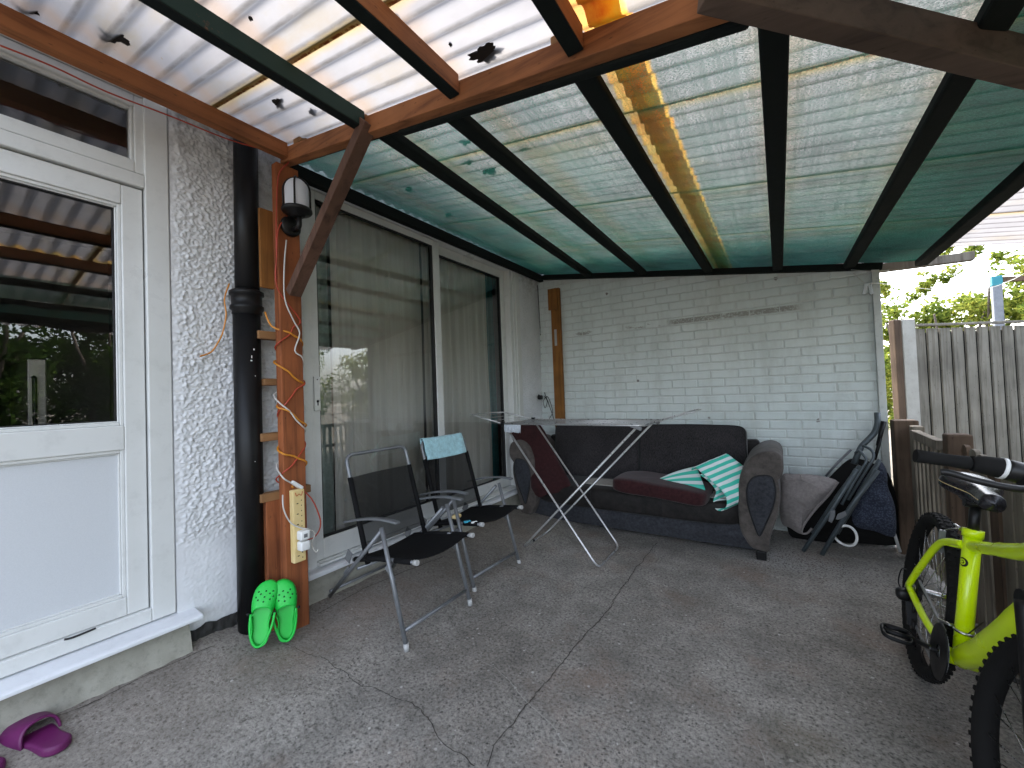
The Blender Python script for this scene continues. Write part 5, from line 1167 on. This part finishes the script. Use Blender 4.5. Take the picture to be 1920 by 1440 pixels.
def slider(F, label, mir=1):
    t = thing('slipper', tuple(F(0.5, 0, 0)), label, 'slipper', 'purple slippers by the back door')
    n = 26; tt = [0.5-0.5*math.cos(PI*i/n) for i in range(n+1)]; out_ = [(x, outline(x)*1.08) for x in tt]+[(x, -outline(x)*1.08) for x in tt[::-1][1:-1]]
    g = MB(); g.prism([F(x, w_, 0.0) for x, w_ in out_], F(0, 0, 0.030)-F(0, 0, 0)); obj('sole', g, M['purple'], t, bevel=0.010, seg=3)
    def uf(u, v):
        th = PI*u; x = 0.42+0.06*math.sin(th)+v*(0.57-0.06*math.sin(th)); w_ = outline(min(0.985, x))*1.14; sn = math.sin(th); cs = math.cos(th)
        return F(x, w_*math.copysign(abs(cs)**0.8, cs), 0.008+(0.066-0.022*v-0.030*max(0, v-0.75)*4)*sn**0.7)
    g = MB(); g.grid(uf, 24, 16); o = obj('strap', g, M['purple'], t); o.modifiers.new('s', 'SOLIDIFY').thickness = 0.007
hh = at(118, 1412, 2, 0.11); tt_ = at(14, 1372, 2, 0.11)
d_ = tt_-hh; d_.z = 0; d_.normalize()
slider(shoe_frame(Vector((hh.x, hh.y, FZ(hh.x, hh.y)+0.004)), (d_.x, d_.y, 0.0), (0.0, 0.0, 1)), 'purple foam slider slipper on the concrete below the back door sill')
h2 = at(-6, 1470, 2, 0.10); slider(shoe_frame(Vector((h2.x, h2.y, FZ(h2.x, h2.y)+0.004)), (d_.x, d_.y-0.15, 0.0), (0, 0, 1)), 'second purple slipper, mostly cut off at the left edge')

# ------------------------------------------------------------------ fences, posts, line
lf = thing('picket_fence', (0.76, 2.5, -0.03), 'low weathered picket fence along the right side of the patio behind the bicycle', 'fence')
g = MB(); g.b2((0.668, 3.93, -0.05), (0.80, 4.06, 0.945)); obj('fence_post', g, M['wood_lowdark'], lf, bevel=0.008)
g = MB(); g.b2((0.74, 3.80, -0.05), (0.80, 3.90, 0.915)); obj('fence_post', g, M['wood_low'], lf, bevel=0.006)
g = MB(); g.b2((0.735, 3.10, -0.05), (0.835, 3.19, 0.935)); obj('fence_post', g, M['wood_lowdark'], lf, bevel=0.012)
g = MB(); g.bar((0.745, 3.79, 0.865), (0.735, 3.20, 0.862), 0.045, 0.055); obj('rail', g, M['wood_low'], lf, bevel=0.004)
g = MB(); g.bar((0.80, 3.80, 0.20), (0.80, 0.6, 0.20), 0.04, 0.07); obj('rail', g, M['wood_lowdark'], lf, bevel=0.004)
g = MB(); g.bar((0.815, 3.09, 0.70), (0.815, 0.6, 0.70), 0.04, 0.07); obj('rail', g, M['wood_lowdark'], lf, bevel=0.004)
y = 3.76; i = 0
while y > 3.21:
    g = MB(); g.b2((0.742, y-0.042, 0.05), (0.762, y, 0.838)); obj('picket', g, M['wood_low'], lf, bevel=0.003); y -= 0.088; i += 1
y = 3.06; i = 0
hs_ = [0.90, 0.88, 0.885, 0.86, 0.89, 0.87]
while y > 0.7:
    wd_ = rnd(0.075, 0.095); h_ = hs_[i % 6]+rnd(-0.015, 0.015)
    g = MB(); ya_, yb_ = y-wd_, y; r_ = 0.03; tl = rnd(-0.004, 0.004)
    g.prism([(0.772, ya_, -0.06), (0.772, yb_, -0.06), (0.772+tl, yb_, h_-r_), (0.772+tl, yb_-0.012, h_-0.008), (0.772+tl, yb_-r_, h_), (0.772+tl, ya_+r_, h_), (0.772+tl, ya_+0.012, h_-0.008), (0.772+tl, ya_, h_-r_)], (0.02, 0, 0))
    obj('picket', g, M['wood_low'] if i % 3 else M['wood_lowdark'], lf, bevel=0.002); y -= wd_+rnd(0.012, 0.03); i += 1
tf = thing('board_fence', (1.6, 5.3, 0), 'tall weathered close board fence beyond the low picket fence', 'fence')
f0, f1 = Vector((1.00, 4.91, 0)), Vector((1.82, 5.46, 0)); fd = (f1-f0).normalized(); fn_ = Vector((fd.y, -fd.x, 0))
for i in range(34):
    s = i*0.112; c = f0+fd*(s+0.058)+fn_*(-0.012)
    R_ = Matrix.Rotation(math.atan2(fd.y, fd.x)+math.radians(6), 3, 'Z'); h_ = 1.672
    g = MB(); g.box((c.x, c.y, h_/2-0.02), (0.098, 0.016, h_+0.04), R_); obj('fence_board', g, M['wood_fence'], tf, bevel=0.002)
g = MB(); e1 = f0+fd*3.85; g.bar((f0.x-fn_.x*0.03, f0.y-fn_.y*0.03, 0.81), (e1.x-fn_.x*0.03, e1.y-fn_.y*0.03, 0.81), 0.016, 1.66); obj('gap_shade_panel', g, M['wood_wrapped'], tf)  # near-black panel standing in for the shadow between the boards
g = MB(); g.bar((f0.x, f0.y, 1.703), (e1.x, e1.y, 1.703), 0.05, 0.018); obj('capping', g, M['wood_fence'], tf, bevel=0.002)
g = MB(); c = f0-fd*0.07; g.box((c.x, c.y, 0.84), (0.115, 0.06, 1.83), Matrix.Rotation(math.atan2(fd.y, fd.x), 3, 'Z')); obj('concrete_post', g, M['concrete_post'], tf, bevel=0.006)
g = MB(); c = f0-fd*0.165-fn_*0.0; g.box((c.x, c.y, 0.84), (0.065, 0.055, 1.83), Matrix.Rotation(math.atan2(fd.y, fd.x), 3, 'Z')); obj('wooden_post', g, M['wood_lowdark'], tf, bevel=0.006)
pB_ = at(1860, 700, 1, 6.3); pT = at(1867, 520, 1, 6.3)
lp_ = thing('line_post', (pT.x, 6.3, 0), 'blue grey washing line post standing behind the board fence', 'post')
g = MB(); g.b2((pT.x-0.035, 6.27, -0.06), (pT.x+0.035, 6.33, pT.z)); obj('shaft', g, M['blue_paint'], lp_, bevel=0.006)
g = MB(); g.b2((pT.x-0.039, 6.265, pT.z-0.09), (pT.x+0.039, 6.335, pT.z+0.01)); obj('tape', g, M['teal_tape'], lp_, bevel=0.006)
g = MB(); g.bar((pT.x+0.040, 6.30, pT.z-0.03), (pT.x+0.75, 6.15, pT.z-0.14), 0.05, 0.05); obj('arm', g, M['wood_lowdark'], lp_, bevel=0.004)
cab('washing_line', [at(1600, 512, 1, 4.05), at(1616, 527, 1, 4.03), at(1628, 534, 1, 4.02), at(1645, 531, 1, 4.0), at(1720, 540, 0, 1.1), at(1790, 545, 0, 1.35), at(1850, 541, 0, 1.6), at(1895, 526, 0, 1.75), at(1925, 510, 0, 1.8)], 0.0022, M['cable_white'], 'thin white washing line strung from the brick wall towards the line post').__setitem__('category', 'washing line')
cab('cable', [at(1596, 506, 1, 4.03), at(1650, 508, 1, 3.95), at(1700, 497, 0, 0.93), at(1765, 442, 0, 0.93), at(1850, 375, 0, 0.93), at(1925, 318, 0, 0.93)], 0.003, M['cable_white'], 'thin pale wire running under the outer edge of the mesh roof')
pk = thing('clothes_peg', tuple(at(1627, 552, 1, 4.02)), 'clear plastic peg hanging on the line at the right end of the brick wall', 'peg')
for s in (-1, 1):
    a_ = at(1627+s*3, 534, 1, 4.02); b_ = at(1627+s*8, 552, 1, 4.02); g = MB(); g.bar(a_, b_, 0.022, 0.026, (0, 1, 0)); obj('leg', g, M['clear'], pk, bevel=0.004)
g = MB(); c = at(1627, 534, 1, 4.02); g.box(c, (0.05, 0.022, 0.022)); obj('clip', g, M['clear'], pk, bevel=0.004)

# ------------------------------------------------------------------ trees beyond
def tree(x, y, h, r, nl, mat, label, seed, zlo=0.5, ls=0.036):
    nl = int(nl*1.9)
    rr_ = random.Random(seed); t = thing('tree', (x, y, -0.05), label, 'tree', 'shrubby trees beyond the fences')
    g = MB(); stems = []
    for k in range(5):
        a = 2*PI*k/5+rr_.random(); P = [Vector((x+0.05*math.cos(a), y+0.05*math.sin(a), -0.05))]
        for q in range(1, 6):
            P.append(Vector((x+math.cos(a)*r*0.12*q+rr_.uniform(-.08, .08), y+math.sin(a)*r*0.12*q+rr_.uniform(-.08, .08), h*0.17*q)))
        g.tube(P, [0.045-0.007*q for q in range(6)], 7); stems.append(P)
    obj('trunk', g, M['bark'], t)
    blobs = [(x+rr_.gauss(0, r*0.42), y+rr_.gauss(0, r*0.42), zlo+(h-zlo)*rr_.uniform(0.12, 0.90), r*rr_.uniform(0.22, 0.42)) for _ in range(26)]
    tips = [(x+rr_.gauss(0, r*0.55), y+rr_.gauss(0, r*0.5), h*rr_.uniform(0.93, 1.13), r*0.10) for _ in range(16)]
    g = MB(); vs = []; fs = []
    for i in range(nl):
        b = blobs[rr_.randrange(26)] if rr_.random() < 0.93 else tips[rr_.randrange(16)]
        d = Vector((rr_.gauss(0, 1), rr_.gauss(0, 1), rr_.gauss(0, 1))).normalized()*b[3]*(rr_.random()**0.4)
        c = Vector(b[:3])+d
        if noise.noise(c*3.2+Vector((seed, 0, 0))) < -0.16: continue
        if c.z < zlo*0.5: continue
        u = Vector((rr_.gauss(0, 1), rr_.gauss(0, 1), rr_.gauss(0, 0.7))).normalized(); w_ = u.orthogonal(); w_.rotate(Matrix.Rotation(rr_.uniform(0, 6.28), 3, u)); s = ls*rr_.uniform(0.6, 1.3)
        o = len(vs); vs += [c-u*s, c+w_*s*0.42, c+u*s, c-w_*s*0.42]; fs.append((o, o+1, o+2, o+3))
    g.add(vs, fs); obj('crown', g, M[mat], t)
tree(1.75, 7.9, 2.42, 0.85, 9000, 'leaf_yellow', 'yellow green shrubby tree just above the concrete fence post', 3)
tree(2.75, 7.6, 2.75, 1.0, 10000, 'leaf_yellow', 'taller yellow green shrubby tree behind the washing line post', 5)
tree(3.7, 6.6, 2.7, 1.0, 9000, 'leaf_yellow', 'yellow green tree right of the washing line post', 8)
tree(4.6, 5.0, 2.9, 1.1, 8000, 'leaf_yellow', 'yellow green tree seen only reflected in the sliding door', 9)
tree(2.9, 1.7, 2.95, 1.1, 16000, 'leaf_dark', 'dark green bush reflected in the back door glass', 12, 0.0)
tree(2.9, 0.4, 3.0, 1.1, 16000, 'leaf_dark', 'dark green bush at the left in the back door reflection', 14, 0.0)
tree(3.2, 3.0, 1.9, 0.8, 7000, 'leaf_dark', 'dark green bush beyond the low picket fence', 16, 0.0)
# weeds by the front wheel
wt = MB(); rr_ = random.Random(4)
for i in range(46):
    b = Vector((0.70+rr_.gauss(0, 0.05), 1.35+rr_.gauss(0, 0.10), 0)); d = Vector((rr_.gauss(0, 0.5), rr_.gauss(0, 0.5), 1)).normalized(); L = rr_.uniform(0.06, 0.17); sdv = d.orthogonal().normalized()*rr_.uniform(0.006, 0.014)
    m_ = b+d*L*0.55; e2 = b+d*L+Vector((d.x, d.y, -0.3))*L*0.35
    wt.add([b-sdv*0.3, b+sdv*0.3, m_+sdv, e2, m_-sdv], [(0, 1, 2, 3, 4)])
o = obj('weed', wt, leaf_m('leaf_weed', (0.03, 0.10, 0.02), (0.05, 0.16, 0.03), (0.10, 0.20, 0.03), 8), label='small green weed growing by the front wheel of the bicycle', cat='plant')

# ------------------------------------------------------------------ bicycle
BX, BY, PSI, LEAN = 0.44, 2.40, -1.589, -0.150
hv = Vector((math.cos(PSI), math.sin(PSI), 0)); rv = Vector((hv.y, -hv.x, 0)); zv = Vector((0, 0, 1))
upv = zv*math.cos(LEAN)+rv*math.sin(LEAN); rtv = rv*math.cos(LEAN)-zv*math.sin(LEAN)
def B(s, l, z): return Vector((BX, BY, 0.004))+hv*s+rtv*l+upv*z
bk = thing('bicycle', (BX, BY-0.5, 0), 'fluorescent yellow mountain bicycle with black tyres leaning on the low picket fence', 'bicycle')
RW = 0.335
def wheel(s0, steer, name_seed):
    ca, sa = math.cos(steer), math.sin(steer)
    def W(a, r, l): 
        fx = r*math.cos(a); fz_ = r*math.sin(a); ds, dl = fx*ca-l*sa, fx*sa+l*ca
        return B(s0+ds, dl, RW+fz_)
    w_ = obj('wheel', (lambda g: (g.tube([W(0, 0, -0.05), W(0, 0, -0.028), W(0, 0, 0.028), W(0, 0, 0.05)], [0.016, 0.013, 0.013, 0.016], 14), g)[1])(MB()), M['chrome'], bk)
    g = MB(); nA, nB = 72, 14
    g.grid(lambda u, v: W(2*PI*u, RW-0.027+0.026*math.cos(2*PI*v), 0.026*math.sin(2*PI*v)), nA, nB)
    for k in range(66):
        a = 2*PI*k/66
        for l, wd in ((0.0, 0.008), (0.017, 0.006), (-0.017, 0.006)):
            aa = a+(0.048 if l == 0 else 0); rr0 = RW-0.004-abs(l)*0.35; da = 0.017
            vs = [W(aa+i*da, rr0+q, l+j*wd) for q in (-0.004, 0.0055) for (i, j) in ((-1, -1), (1, -1), (1, 1), (-1, 1))]
            g.add(vs, [(4, 5, 6, 7), (0, 1, 5, 4), (1, 2, 6, 5), (2, 3, 7, 6), (3, 0, 4, 7)])
    obj('tyre', g, M['rubber'], w_)
    g = MB(); prof = [(RW-0.048, -0.011), (RW-0.036, -0.013), (RW-0.036, 0.013), (RW-0.048, 0.011), (RW-0.052, 0.0)]
    g.grid(lambda u, v: W(2*PI*u, *((lambda k: (prof[k % 5][0], prof[k % 5][1]))(int(round(v*5))))), 72, 5, smooth=True); obj('rim', g, M['black_metal'], w_)
    g = MB()
    for k in range(32):
        a = 2*PI*k/32; sd2 = 1 if k % 2 else -1; off = 0.55 if (k//2) % 2 else -0.55
        g.tube([W(a+off, 0.022, 0.028*sd2), W(a, RW-0.045, 0.004*sd2)], 0.00125, 5)
    obj('spokes', g, M['chrome'], w_)
    return w_
STEER = math.radians(-8)
FS = 1.068
wheel(0.0, 0, 1); wheel(FS, STEER, 2)
def bt(name, pts, r, mat, par=None, n=14, k=0, **kw):
    P = [B(*p) for p in pts]
    if k:
        P = catmull(P, k)
        if isinstance(r, (list, tuple)):
            m_ = len(r)-1; r = [r[min(m_-1, int(i/(len(P)-1)*m_-1e-9))]*(1-((i/(len(P)-1)*m_) % 1 if i < len(P)-1 else 1))+r[min(m_, int(i/(len(P)-1)*m_-1e-9)+1)]*((i/(len(P)-1)*m_) % 1 if i < len(P)-1 else 1) for i in range(len(P))]
    g = MB(); g.tube(P, r, n); return obj(name, g, mat, par or bk, **kw)
bb = (0.407, 0, 0.283); stt = (0.335, 0, 0.700); hb = (0.885, 0, 0.725); ht = (0.835, 0, 0.865)
fr_o = bt('frame', [bb, stt], 0.0235, M['yellow'])
bt('seat_collar', [(0.3375, 0, 0.685), (0.334, 0, 0.712)], 0.0275, M['yellow'], fr_o)
bt('top_tube', [(0.345, 0, 0.655), (0.52, 0, 0.705), (0.70, 0, 0.76), (0.838, 0, 0.825)], [0.018, 0.021, 0.024, 0.022], M['yellow'], fr_o, k=6)
bt('down_tube', [(0.41, 0, 0.287), (0.56, 0, 0.40), (0.74, 0, 0.58), (0.872, 0, 0.75)], [0.033, 0.036, 0.035, 0.030], M['yellow'], fr_o, k=6, n=18)
bt('head_tube', [hb, ht], 0.024, M['yellow'], fr_o)
g = MB(); g.tube([B(0.407, -0.036, 0.283), B(0.407, 0.036, 0.283)], 0.026, 18); obj('bottom_bracket', g, M['yellow'], fr_o)
for s in (-1, 1):
    bt('seat_stay', [(0.338, 0.020*s, 0.655), (0.22, 0.045*s, 0.610), (0.10, 0.060*s, 0.47), (0.0, 0.066*s, 0.345)], 0.012, M['yellow'], fr_o, k=6)
    bt('chain_stay', [(0.39, 0.030*s, 0.283), (0.22, 0.052*s, 0.300), (0.0, 0.066*s, 0.340)], 0.012, M['yellow'], fr_o, k=5)
bt('stay_bridge', [(0.255, -0.045, 0.622), (0.255, 0.045, 0.622)], 0.007, M['yellow'], fr_o)
# emblem on the seat tube: a black crescent with a hooked tail
g = MB(); ec = 0.600
def em(du, dz, r=0.0216):
    # du across the tube face turned to the viewer's side (angle), dz along it
    t = (ec+dz-0.283)/(0.700-0.283); s = 0.407-0.072*t; a = math.radians(-30)+du/r
    return B(s+r*math.cos(a-PI/2+PI/2)*0.98, r*math.sin(a+math.radians(60))*1.0, ec+dz)
def ring_arc(r0, r1, a0, a1, n=14, cx=0, cz=0):
    vs = []; 
    for i in range(n+1):
        a = a0+(a1-a0)*i/n; tp = math.sin(PI*i/n)**0.6; rm = (r0+r1)/2; hw_ = (r1-r0)/2*max(0.15, tp)
        for q in (-1, 1):
            uu = cx+(rm+q*hw_)*math.cos(a); zz = cz+(rm+q*hw_)*math.sin(a)
            th = math.radians(62)+uu/0.0242; t = (ec+zz-0.283)/(0.700-0.283)
            vs.append(B(0.407-0.072*t+0.0242*math.sin(PI/2-th+math.radians(0)), 0.0242*math.cos(PI/2-th), ec+zz))
    return vs, [(2*i, 2*i+1, 2*i+3, 2*i+2) for i in range(n)]
for args in ((0.009, 0.016, math.radians(35), math.radians(325)), (0.003, 0.006, math.radians(20), math.radians(330))):
    v_, f_ = ring_arc(*args); g.add(v_, f_)
obj('emblem', g, M['black_plastic'], fr_o, label='black curled crest painted on the seat tube')
g = MB()
for k in range(2):
    pass
def dt(t, ang, r=0.0362):
    P = Vector((0.407, 0, 0.283)).lerp(Vector((0.872, 0, 0.75)), t); P.z -= 0.012*math.sin(PI*t); ax = Vector((0.465, 0, 0.467)).normalized(); u_ = Vector((-ax.z, 0, ax.x)); l_ = Vector((0, 1, 0))
    q = P+(u_*math.cos(ang)+l_*math.sin(ang))*r; return B(q.x, q.y, q.z)
g = MB(); g.grid(lambda u, v: dt(0.24+0.20*u, math.radians(30+26*v)), 14, 5)
obj('decal', g, M['black_plastic'], fr_o)
# fork, stem, bars
ca, sa = math.cos(STEER), math.sin(STEER)
def S(ds, dl, z, s0=None):
    # steering assembly turned about the head axis (approximately vertical through s0)
    base = 0.885-(z-0.725)*0.36 if s0 is None else s0
    return (base+ds*ca-dl*sa, ds*sa+dl*ca, z)
for s in (-1, 1):
    bt('fork_leg', [S(0.0, 0.058*s, 0.69), S(0.02, 0.058*s, 0.56), (FS+(-0.055*s)*sa*-1*0+0.0-0.055*s*sa, 0.055*s*ca, 0.34)], [0.019, 0.019, 0.015], M['black_metal'], k=6)
bt('fork_crown', [S(0.0, -0.068, 0.695), S(0.0, 0.068, 0.695)], 0.022, M['black_metal'])
bt('stem', [S(0, 0, 0.87), S(0, 0, 0.95), S(0.06, 0, 0.975)], 0.017, M['black_metal'])
HZ = 0.985
hbz = lambda l: HZ+0.012*sm(0.05, 0.15, abs(l))
bt('handlebar', [S(0.06, l, hbz(l)) if 1 else 0 for l in (-0.285, -0.20, -0.10, 0, 0.10, 0.20, 0.285)], 0.0125, M['black_metal'], k=3)
for s in (-1, 1):
    bt('grip', [S(0.06, s*l, hbz(l)) for l in (0.185, 0.19, 0.22, 0.265, 0.290)], [0.0165, 0.018, 0.0165, 0.017, 0.018], M['rubber'])
    bt('gear_shifter', [S(0.06, s*l, hbz(l)) for l in (0.125, 0.13, 0.155, 0.182)], [0.024, 0.026, 0.024, 0.019], M['rubber'])
    bt('shifter_ring', [S(0.06, s*l, hbz(l)) for l in (0.122, 0.130)], 0.0275, M['white_plastic'])
    bt('shifter_body', [S(0.06, s*l, hbz(l)) for l in (0.07, 0.075, 0.115, 0.1215)], [0.022, 0.027, 0.027, 0.025], M['black_metal'])
    g = MB(); P = [B(*S(0.06+0.045, s*0.075, HZ-0.010)), B(*S(0.06+0.075, s*0.13, HZ-0.022)), B(*S(0.06+0.078, s*0.20, HZ-0.018)), B(*S(0.06+0.068, s*0.245, HZ-0.010)), B(*S(0.06+0.062, s*0.262, HZ-0.012))]
    g.tube(catmull([B(*S(0.07, s*0.06, HZ-0.004))]+P, 5), [0.012]*8+[0.0085]*30 if 0 else 0.0085, 10); obj('brake_lever', g, M['black_metal'], bk)
    g = MB(); g.bar(B(*S(0.055, s*0.045, HZ+0.0)), B(*S(0.075, s*0.10, HZ-0.01)), 0.03, 0.03); lb = obj('lever_clamp', g, M['black_metal'], bk, bevel=0.006)
    for dl in (0.062, 0.078):
        p = B(*S(0.072, s*dl, HZ+0.008)); q = p+(CAM-p).normalized()*0.0; g = MB(); g.lathe([(0, 0.013), (0.005, 0.013), (0.005, -0.004)], p, (CAM-p), 10); obj('bolt', g, M['chrome'], lb)
g = MB(); g.tube(catmull([B(*S(0.09, 0.05, HZ)), B(*S(0.17, 0.02, HZ+0.02)), B(*S(0.12, -0.03, 0.86)), B(0.80, 0.02, 0.80)], 6), 0.0028, 6); obj('brake_cable', g, M['black_plastic'], bk)
# saddle and post
bt('seat_post', [(0.337, 0, 0.690), (0.318, 0, 0.800)], 0.0145, M['black_metal'])
def sadf(u, v):
    # v 0 rear .. 1 nose, u around
    s = 0.205+0.265*v; hw_ = (0.052*(1-sm(0.12, 0.66, v))+0.030)*(math.sqrt(max(0.0, 1-((0.13-v)/0.13)**2)) if v < 0.13 else 1)
    if v > 0.93: hw_ *= math.sqrt(max(0, 1-((v-0.93)/0.07)**2))
    th = 2*PI*u; cz = 0.832+0.016*(1-v)**2*1.2+0.004; hz = 0.027+0.010*(1-v)
    cs, sn = math.cos(th), math.sin(th); zz = hz*math.copysign(abs(sn)**0.7, sn)*(1 if hw_ > 0.01 else hw_/0.01)
    return B(s, hw_*math.copysign(abs(cs)**0.7, cs), cz+zz-0.012*(abs(cs)**2)*(1 if sn > 0 else 0)*0.5)
g = MB(); g.grid(sadf, 36, 30); sd3 = obj('saddle', g, M['saddle'], bk)
g = MB(); g.tube([sadf(0.02+0*v, v/20)+Vector((0, 0, -0.002)) for v in range(1, 19)], 0.0015, 5); obj('saddle_piping', g, M['cream_plastic'], sd3)
for s in (-1, 1): bt('saddle_rail', [(0.215, 0.02*s, 0.825), (0.25, 0.022*s, 0.803), (0.35, 0.022*s, 0.803), (0.42, 0.008*s, 0.825)], 0.0035, M['black_metal'], k=5)
g = MB(); g.tube([B(0.318, -0.028, 0.800), B(0.318, 0.028, 0.800)], 0.017, 12); obj('saddle_clamp', g, M['black_metal'], bk)
bt('collar_lever', [(0.318, 0.026, 0.700), (0.285, 0.032, 0.705)], 0.0055, M['chrome'])
# drivetrain on the bike's right side
def disc(name, s, z, l, r0, r1, th, mat, teeth=0, par=None):
    g = MB(); n = max(48, teeth*2); vs = []
    for q in (0, 1):
        for k in range(n):
            a = 2*PI*k/n; rr = r1+(0.003 if teeth and k % 2 else 0)
            vs.append(B(s+rr*math.cos(a), l+q*th, z+rr*math.sin(a)))
        for k in range(n):
            a = 2*PI*k/n; vs.append(B(s+r0*math.cos(a), l+q*th, z+r0*math.sin(a)))
    fs = []
    for k in range(n):
        j = (k+1) % n; fs += [(k, j, n+j, n+k), (2*n+k, 3*n+k, 3*n+j, 2*n+j), (k, 2*n+k, 2*n+j, j), (n+k, n+j, 3*n+j, 3*n+k)]
    g.add(vs, fs); return obj(name, g, mat, par or bk)
cs_ = disc('chainring', 0.407, 0.283, 0.047, 0.020, 0.074, 0.003, M['chairgrey'], 40)
disc('chain_guard', 0.407, 0.283, 0.053, 0.022, 0.091, 0.004, M['black_plastic'], 0, cs_)
disc('sprocket', 0.0, RW, 0.032, 0.01, 0.050, 0.014, M['black_metal'], 28)
for sgn, l0, ang in ((1, 0.066, math.radians(200)), (-1, -0.066, math.radians(20))):
    e = (0.407+0.165*math.cos(ang), l0+sgn*0.010, 0.283+0.165*math.sin(ang))
    g = MB(); g.bar(B(0.407, l0, 0.283), B(*e), 0.014, 0.026, rtv); obj('crank', g, M['black_metal'], bk, bevel=0.004)
    c = Vector((e[0], e[1]+sgn*0.055, e[2])); g = MB()
    pts = [B(c.x+dx, c.y+dl, c.z-0.15*dx) for dx, dl in ((-0.036, -0.042), (-0.042, 0.0), (-0.036, 0.042), (0.036, 0.042), (0.042, 0.0), (0.036, -0.042))]
    g.tube(fillet(pts, 0.02, 4, True), 0.008, 8, closed=True); g.tube([B(c.x, c.y-0.05, c.z), B(c.x, c.y+0.042, c.z)], 0.010, 10)
    g.tube([B(c.x-0.036, c.y-0.03, c.z+0.002), B(c.x-0.036, c.y+0.03, c.z+0.002)], 0.009, 8); obj('pedal', g, M['black_plastic'], bk)
g = MB(); ring_ = []
for k in range(13): a = PI/2+PI*k/12*0+math.radians(90-0)*0; 
up_ = [B(0.407, 0.0485, 0.283+0.076), B(0.0, 0.040, RW+0.046)]; lo_ = [B(0.407, 0.0485, 0.283-0.076), B(0.06, 0.042, 0.205)]
g.bar(up_[0], up_[1], 0.007, 0.008, rtv); g.bar(lo_[0], lo_[1], 0.007, 0.008, rtv); obj('chain', g, M['bed'], bk)
g = MB(); g.bar(B(0.03, 0.060, 0.285), B(0.062, 0.052, 0.200), 0.012, 0.03, rtv); g.tube([B(0.058, 0.045, 0.205), B(0.058, 0.055, 0.205)], 0.022, 14); g.tube([B(0.035, 0.045, 0.265), B(0.035, 0.055, 0.265)], 0.022, 14)
superell(g, B(0.005, 0.080, 0.300), (0.05, 0.05, 0.05), 0.7, nu=14, nv=8); obj('derailleur', g, M['black_metal'], bk)
g = MB(); g.tube(catmull([B(-0.01, 0.075, 0.30), B(-0.07, 0.085, 0.32), B(-0.075, 0.080, 0.38), B(-0.02, 0.072, 0.40)], 6), 0.0028, 6); obj('gear_cable', g, M['black_plastic'], bk)
# brakes on the rear stays and the front derailleur band
for s in (-1, 1):
    g = MB(); g.bar(B(0.165, 0.030*s, 0.560), B(0.175, 0.034*s, 0.650), 0.012, 0.018, rtv); g.tube([B(0.155, 0.020*s, 0.605), B(0.205, 0.020*s, 0.560)], 0.007, 8); obj('brake_arm', g, M['bed'], bk, bevel=0.002)
bt('brake_wire', [(0.175, 0.034, 0.65), (0.20, 0.0, 0.675), (0.175, -0.034, 0.65)], 0.0015, M['chrome'], k=5)
g = MB(); g.tube([B(0.398+0.024*math.cos(a), 0.024*math.sin(a), 0.375) for a in [2*PI*k/20 for k in range(20)]], 0.0055, 8, closed=True); g.bar(B(0.385, 0.028, 0.378), B(0.350, 0.052, 0.372), 0.010, 0.018, rtv); obj('front_derailleur', g, M['chrome'], bk, bevel=0.002)
bt('axle', [(0, -0.078, RW), (0, 0.078, RW)], 0.006, M['chrome'])
